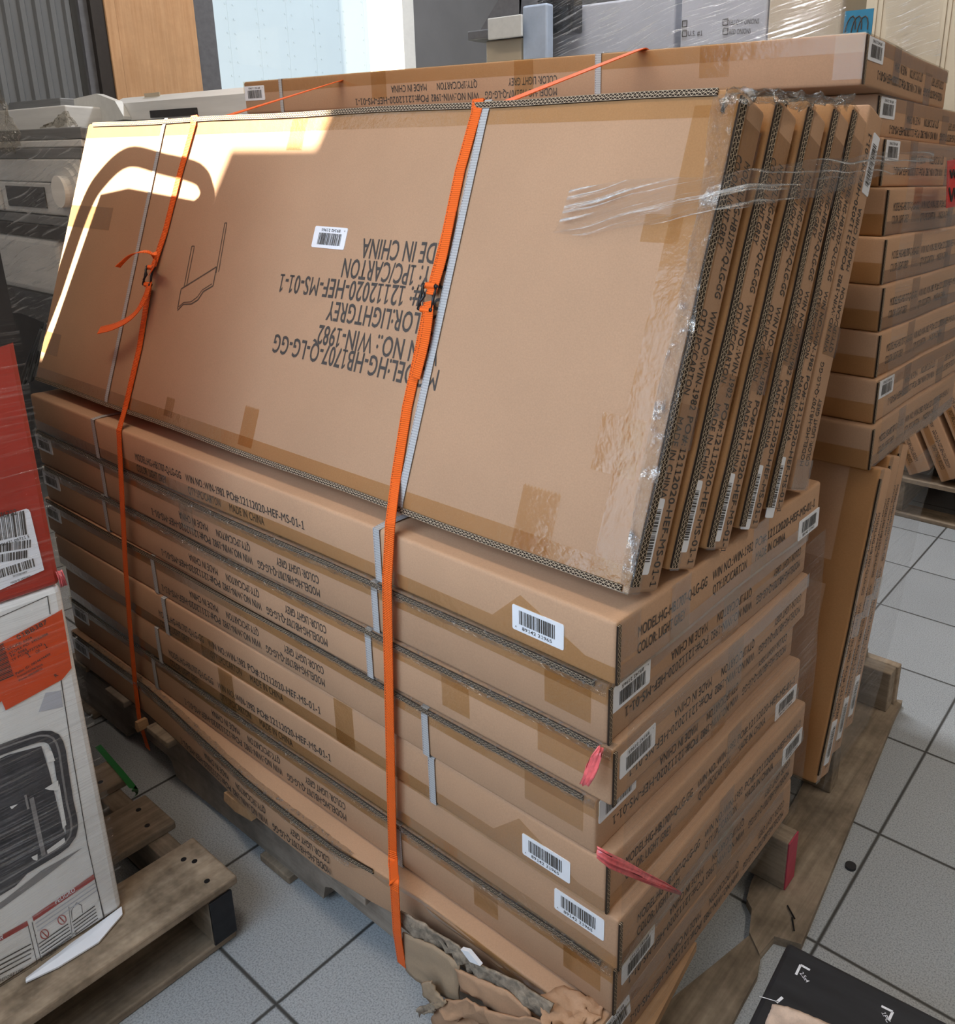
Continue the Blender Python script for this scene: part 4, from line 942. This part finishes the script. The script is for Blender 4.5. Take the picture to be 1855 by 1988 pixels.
# ------------------------------------------------------------------ load behind the rear stack
YB = 2.62
def crate(name, label, cat, u0, u1, vt, mat, y, depth, z0=0.0, group=None):
    a, b = at(u0, vt, 1, y), at(u1, vt, 1, y); m_ = MB(); m_.box((a[0], y, z0), (b[0], y+depth, (a[2]+b[2])/2), 0, .01, 2, 2, 2); return tag(m_.build(name, M[mat]), label, cat, group), a, b
cabn = thing('cabinet', 'tan cabinet with a dark overhanging lid and a dark wedge of wall shade under the far window light', 'cabinet')
a, b = at(943, 62, 1, 2.46), at(1012, 62, 1, 2.46); zl = at(980, 62, 1, 2.46)[2]
mb = MB(); mb.box((a[0], 2.46, 0), (b[0], 2.60, zl-.03), 0, .008); mb.build('body', M['beige'], cabn)
a2 = at(913, 58, 1, 2.42); mb = MB(); mb.box((a2[0], 2.40, zl-.03), (b[0], 2.61, zl+.01), 0, .006); mb.prism([(a2[0]+.03, zl+.01), (b[0], zl+.01), (b[0], zl+.30), (a2[0]+.32, zl+.30)], 1, 2.45, 2.6); mb.build('lid', M['frame'], cabn)  # slab is the lid; the dark wedge above it stands in for wall shading
q0, q1 = at(948, 30, 1, 2.39), at(1014, 60, 1, 2.39); mb = MB(); mb.box((q0[0], 2.385, zl-.04), (q1[0], 2.399, zl+.05), 0, .004); mb.build('front_trim', M['plast'], cabn)
crate('pale_board', 'pale blue board standing beside the tan cabinet', 'board', 1014, 1062, 8, 'bluec', 2.44, .05)
crate('grey_carton', 'large grey carton wrapped in film behind the rear stack', 'carton', 1068, 1312, 2, 'greyc', YB, .7)
oc = thing('printed_carton', 'grey carton printed with onion check boxes behind the rear stack', 'carton')
a, b = at(1316, 0, 1, YB-.05), at(1492, 0, 1, YB-.05); mb = MB(); mb.box((a[0]+.02, YB-.05, 0), (b[0], YB+.6, a[2]+.12), 0, .008, 2, 2, 2)
def otext(s, u0, v0, u1, v1, h):
    p, q = at(u0, v0, 1, YB-.0515), at(u1, v1, 1, YB-.0515); r = (q-p).normalized(); put_text(mb, s, p, r, -r.cross(-Y) if False else Vector((-r[2], 0, r[0])), -Y, h, (q-p).length, 1, 0)
def obox(u, v):
    p = at(u, v, 1, YB-.0515)
    for d0, d1 in (((0, 0), (1, 0)), ((1, 0), (1, 1)), ((1, 1), (0, 1)), ((0, 1), (0, 0))):
        A_ = p+X*d0[0]*.022+Z*d0[1]*.022; B_ = p+X*d1[0]*.022+Z*d1[1]*.022; mb.tube([A_, B_], .0018, 6, 1)
otext('YELLOW ONIONS', 1414, 49, 1474, 46, .019); otext('RED ONIONS', 1416, 67, 1458, 65, .019); otext('U.S. #1', 1336, 70, 1364, 69, .019)
for u, v in ((1404, 49), (1404, 67), (1325, 52), (1325, 71)): obox(u, v)
mb.build('body', [M['greyc'], M['ink']], oc)
crate('tan_carton', 'tan carton wrapped in clear film left of the blue paper', 'carton', 1496, 1640, -25, 'beige', YB-.05, .25)
bp = thing('blue_sheet', 'blue paper sheet with loops of black writing above the rear stack', 'paper'); q0, q1 = at(1642, 22, 1, YB-.09), at(1693, 62, 1, YB-.09)
mb = MB(); mb.box((q0[0], YB-.092, q1[2]-.06), (q1[0], YB-.088, q0[2])); mb.build('sheet', M['blue'], bp)
mb = MB()
for k in range(3):
    c_ = at(1651+12*k, 58, 1, YB-.093); mb.tube([c_+Vector((.018*math.cos(t*.5)+.005*math.sin(t*.5), 0, .045*math.sin(t*.5))) for t in range(13)], .0025, 6)
mb.build('writing', M['ink'], bp)
bc = thing('beige_cabinet', 'beige panelled cabinet right of the blue paper', 'cabinet'); YD = 3.95; a, b = at(1642, 0, 1, YD), at(1700, 0, 1, YD); e_ = at(1900, 0, 1, YD)
mb = MB(); mb.box((a[0], YD, 0), (e_[0], YD+.5, a[2]+.3), 0, .005); mb.build('body', M['beige'], bc)
for u in (1703, 1714, 1838, 1848):
    q = at(u, 0, 1, YD); mb = MB(); mb.box((q[0]-.009, YD-.008, .2), (q[0]+.009, YD, q[2]+.25), 0, .002); mb.build('moulding', M['beige'], bc)
film_sheet('clear film over the cartons behind the rear stack', [[at(u, v, 1, YB-.11) for u, v in r] for r in (((1010, -20), (1150, -20), (1300, -20), (1420, -20), (1540, -20), (1640, -20)), ((1010, 60), (1150, 55), (1300, 50), (1420, 45), (1540, 40), (1640, 35)), ((1030, 130), (1150, 125), (1300, 110), (1420, 105), (1540, 95), (1640, 85)))], 'film_w', 10, .03, 3)
film_sheet('clear film over the beige panelled cabinet', [[at(u, v, 1, YD-.03) for u, v in r] for r in (((1716, -20), (1770, -20), (1826, -20)), ((1716, 60), (1770, 60), (1826, 70)), ((1716, 110), (1770, 110), (1826, 110)))], 'film_w', 8, .02, 5, 3)
crate('dark_bundle', 'dark padded bundle at the top left of the grey carton', 'bundle', 1042, 1112, -8, 'bag', YB-.10, .08, 1.95)

# far pallet with slanted cartons at the right edge
fq = thing('wooden_pallet', 'far wooden pallet at the right edge with slanted cartons', 'pallet', (-.44, 2.65, 0))
for x in (0, .55, 1.1):
    mb = MB(); mb.box((x, .02, .018), (x+.04, 1.0, .150), 0, .003); mb.build('stringer', M['wood_y'], fq)
for y in (0, .3, .6, .9):
    mb = MB(); mb.box((-.02, y, .151), (1.16, y+.1, .170), 0, .003); mb.build('deck_board', M['wood_x'], fq)
for y in (0, .85):
    mb = MB(); mb.box((-.02, y, 0), (1.16, y+.12, .017), 0, .003); mb.build('bottom_board', M['wood_x'], fq)
for k in range(5):
    a = .50; x = -.42+.125*k
    m = Matrix.Translation((x, 3.2, .172+.03)) @ Matrix.Rotation(-a, 4, 'Y') @ Matrix.Rotation(math.pi/2, 4, 'Z')
    # slanted: thickness along x, width going up
    m = Matrix(((0, -math.sin(a), math.cos(a), x), (-1, 0, 0, 2.66), (0, math.cos(a), math.sin(a), .172), (0, 0, 0, 1)))
    m = Matrix(((0, -math.sin(a), -math.cos(a), x+.11), (1, 0, 0, 2.66+1.2), (0, math.cos(a), -math.sin(a), .172+.05), (0, 0, 0, 1)))
    tape_ = [('tape', 'left', 0, .05, .6, .075), ('text', 'left', True, .05, .04, .5)]
    carton(['slanted carton at the left of the far pallet', 'second slanted carton on the far pallet', 'third slanted carton on the far pallet', 'fourth slanted carton on the far pallet', 'fifth slanted carton on the far pallet'][k], m, 1.2, .6, .088, tape_, 'slanted cartons on the far pallet')
# ------------------------------------------------------------------ red tag and film on the stacks
rt = thing('red_tag', 'red paper tag with black handwriting on the rear stack', 'tag')
mb = MB(); P = [at(u, v, 0, .02) for u, v in ((1842, 312), (1880, 306), (1880, 396), (1839, 404))]; mb.add([*P, *[p-X*.002 for p in P]], [(0, 1, 2, 3), (7, 6, 5, 4), (0, 4, 5, 1), (1, 5, 6, 2), (2, 6, 7, 3), (3, 7, 4, 0)]); mb.build('sheet', M['redp'], rt)
mb = MB(); mb.tube([at(u, v, 0, .0215) for u, v in ((1846, 330), (1849, 345), (1852, 330), (1856, 345), (1860, 328))], .002, 6); mb.tube([at(u, v, 0, .0215) for u, v in ((1844, 365), (1848, 390), (1853, 366), (1858, 392))], .002, 6); mb.build('writing', M['ink'], rt)

up_ = [(1078, 448, .008), (1110, 368, .012), (1180, 356, .010), (1300, 346, .010), (1392, 338, .012)]
lo_ = [(1070, 452, .008), (1110, 453, .010), (1180, 446, .010), (1300, 428, .010), (1385, 408, .012)]
A = [lean_px(*p) for p in up_]; B = [lean_px(*p) for p in lo_]
for (u, v) in ((1450, 330), (1520, 318), (1600, 308), (1690, 300), (1815, 292)): A.append(at(u, v, 0, .028))
for (u, v) in ((1440, 405), (1520, 392), (1600, 380), (1690, 352), (1815, 310)): B.append(at(u, v, 0, .028))
film_sheet('torn clear film band stretched across the ends of the leaning cartons', [A, [a.lerp(b, .5) for a, b in zip(A, B)], B], 'film_b', 10, .005, 16)
film_sheet('clear film pulled tight over the right end of the front stack', [[Vector((.024+.004*math.sin(k+z*9), y, z)) for k, y in enumerate((-.004, .12, .3, .5, .61))] for z in (.17, .34, .5, .66, .76)], 'film_t', 10, .004, 8, 1.0)
film_sheet('clear film over the right end of the rear stack', [[Vector((.02+.004*math.sin(k*2+z*9), y, z)) for k, y in enumerate((.84, 1.0, 1.2, 1.45))] for z in (.82, 1.0, 1.2, 1.4)], 'film_t', 10, .004, 8, 2.0)
film_sheet('clear film wrapped round the ends of the upright cartons', [[Vector((.04, .675+.29*t+s*.28, .155+.62*t)) for s in (0, .33, .66, 1)] for t in (0.02, .33, .66, 1)], 'film_t', 10, .005, 8, 3.0)
crumple('bunched_film', [[at(u, v, 0, x) for u, v, x in r] for r in (((1410, 178, .010), (1442, 170, .014), (1515, 175, .014), (1575, 182, .014), (1620, 187, .014), (1660, 182, .016)), ((1402, 215, .016), (1448, 200, .02), (1512, 200, .02), (1570, 205, .02), (1618, 208, .02), (1655, 205, .02)))], 'film_c', None, .010, 30, 6, .0008)
tag(bpy.data.objects['bunched_film'], 'bunched clear film over the upper right corners of the leaning cartons', 'plastic film')
film_sheet('shiny clear film along the right edge of the frontmost leaning carton', [[lean_px(u, v, .004) for u, v in r] for r in (((1386, 185), (1434, 180)), ((1352, 420), (1390, 420)), ((1305, 640), (1345, 640)), ((1255, 860), (1300, 860)), ((1205, 1130), (1224, 1150)))], 'film_c', 8, .003, 20, 5)
film_sheet('clear film round the white and red cartons', [[wi.inverted() @ Vector((.010, y, z)) for y in (-.6, -.3, -.1, .004)] for z in (-.60, -.3, 0, .4)], 'film_t', 12, .004, 10, 6)

# unseen hand truck added off to the left, loop and plate shaped to break the sunlight
YH = -.16
def sp(u, v): q = sun_back(lean_px(u, v), YH); return q
ht = thing('unseen_hand_truck', 'unseen hand truck added left of the stacks to shape the sun patch', 'hand truck')
c1, c2, c3, c4, c5, c6, c7 = sp(112, 560), sp(165, 405), sp(200, 345), sp(250, 305), sp(315, 318), sp(385, 338), sp(404, 375)
base_l = Vector((c1[0]-.03, YH, .06)); base_r = Vector((c7[0]+.02, YH, .06))
def smooth(P, n=6):
    Q = []
    for i in range(len(P)-1):
        p0, p1, p2, p3 = P[max(i-1, 0)], P[i], P[i+1], P[min(i+2, len(P)-1)]
        Q += [.5*((2*p1)+(p2-p0)*t+(2*p0-5*p1+4*p2-p3)*t*t+(3*p1-p0-3*p2+p3)*t**3) for t in [k_/n for k_ in range(n)]]
    return Q+[P[-1]]
mb = MB(); mb.tube([base_l]+smooth([c1, c2, c3, c4, c5, c6, c7])+[base_r], .021, 12); mb.build('loop_frame', M['steel'], ht, True)
t0, t1, t2 = sp(196, 380), sp(250, 368), sp(378, 392)
mb = MB(); mb.prism([(c1[0]+.06, .06), (c1[0]+.06, sp(140, 640)[2]), (t0[0], t0[2]), (t1[0], t1[2]), (t2[0], t2[2]), (c7[0]-.01, c7[2]), (base_r[0], .06)], 1, YH-.004, YH+.004); mb.build('back_plate', M['metal_d'], ht)
mb = MB(); mb.box((base_l[0]-.02, YH-.02, 0.002), (base_r[0]+.02, YH+.01, .06), 0, .004); mb.build('toe_plate', M['steel'], ht)
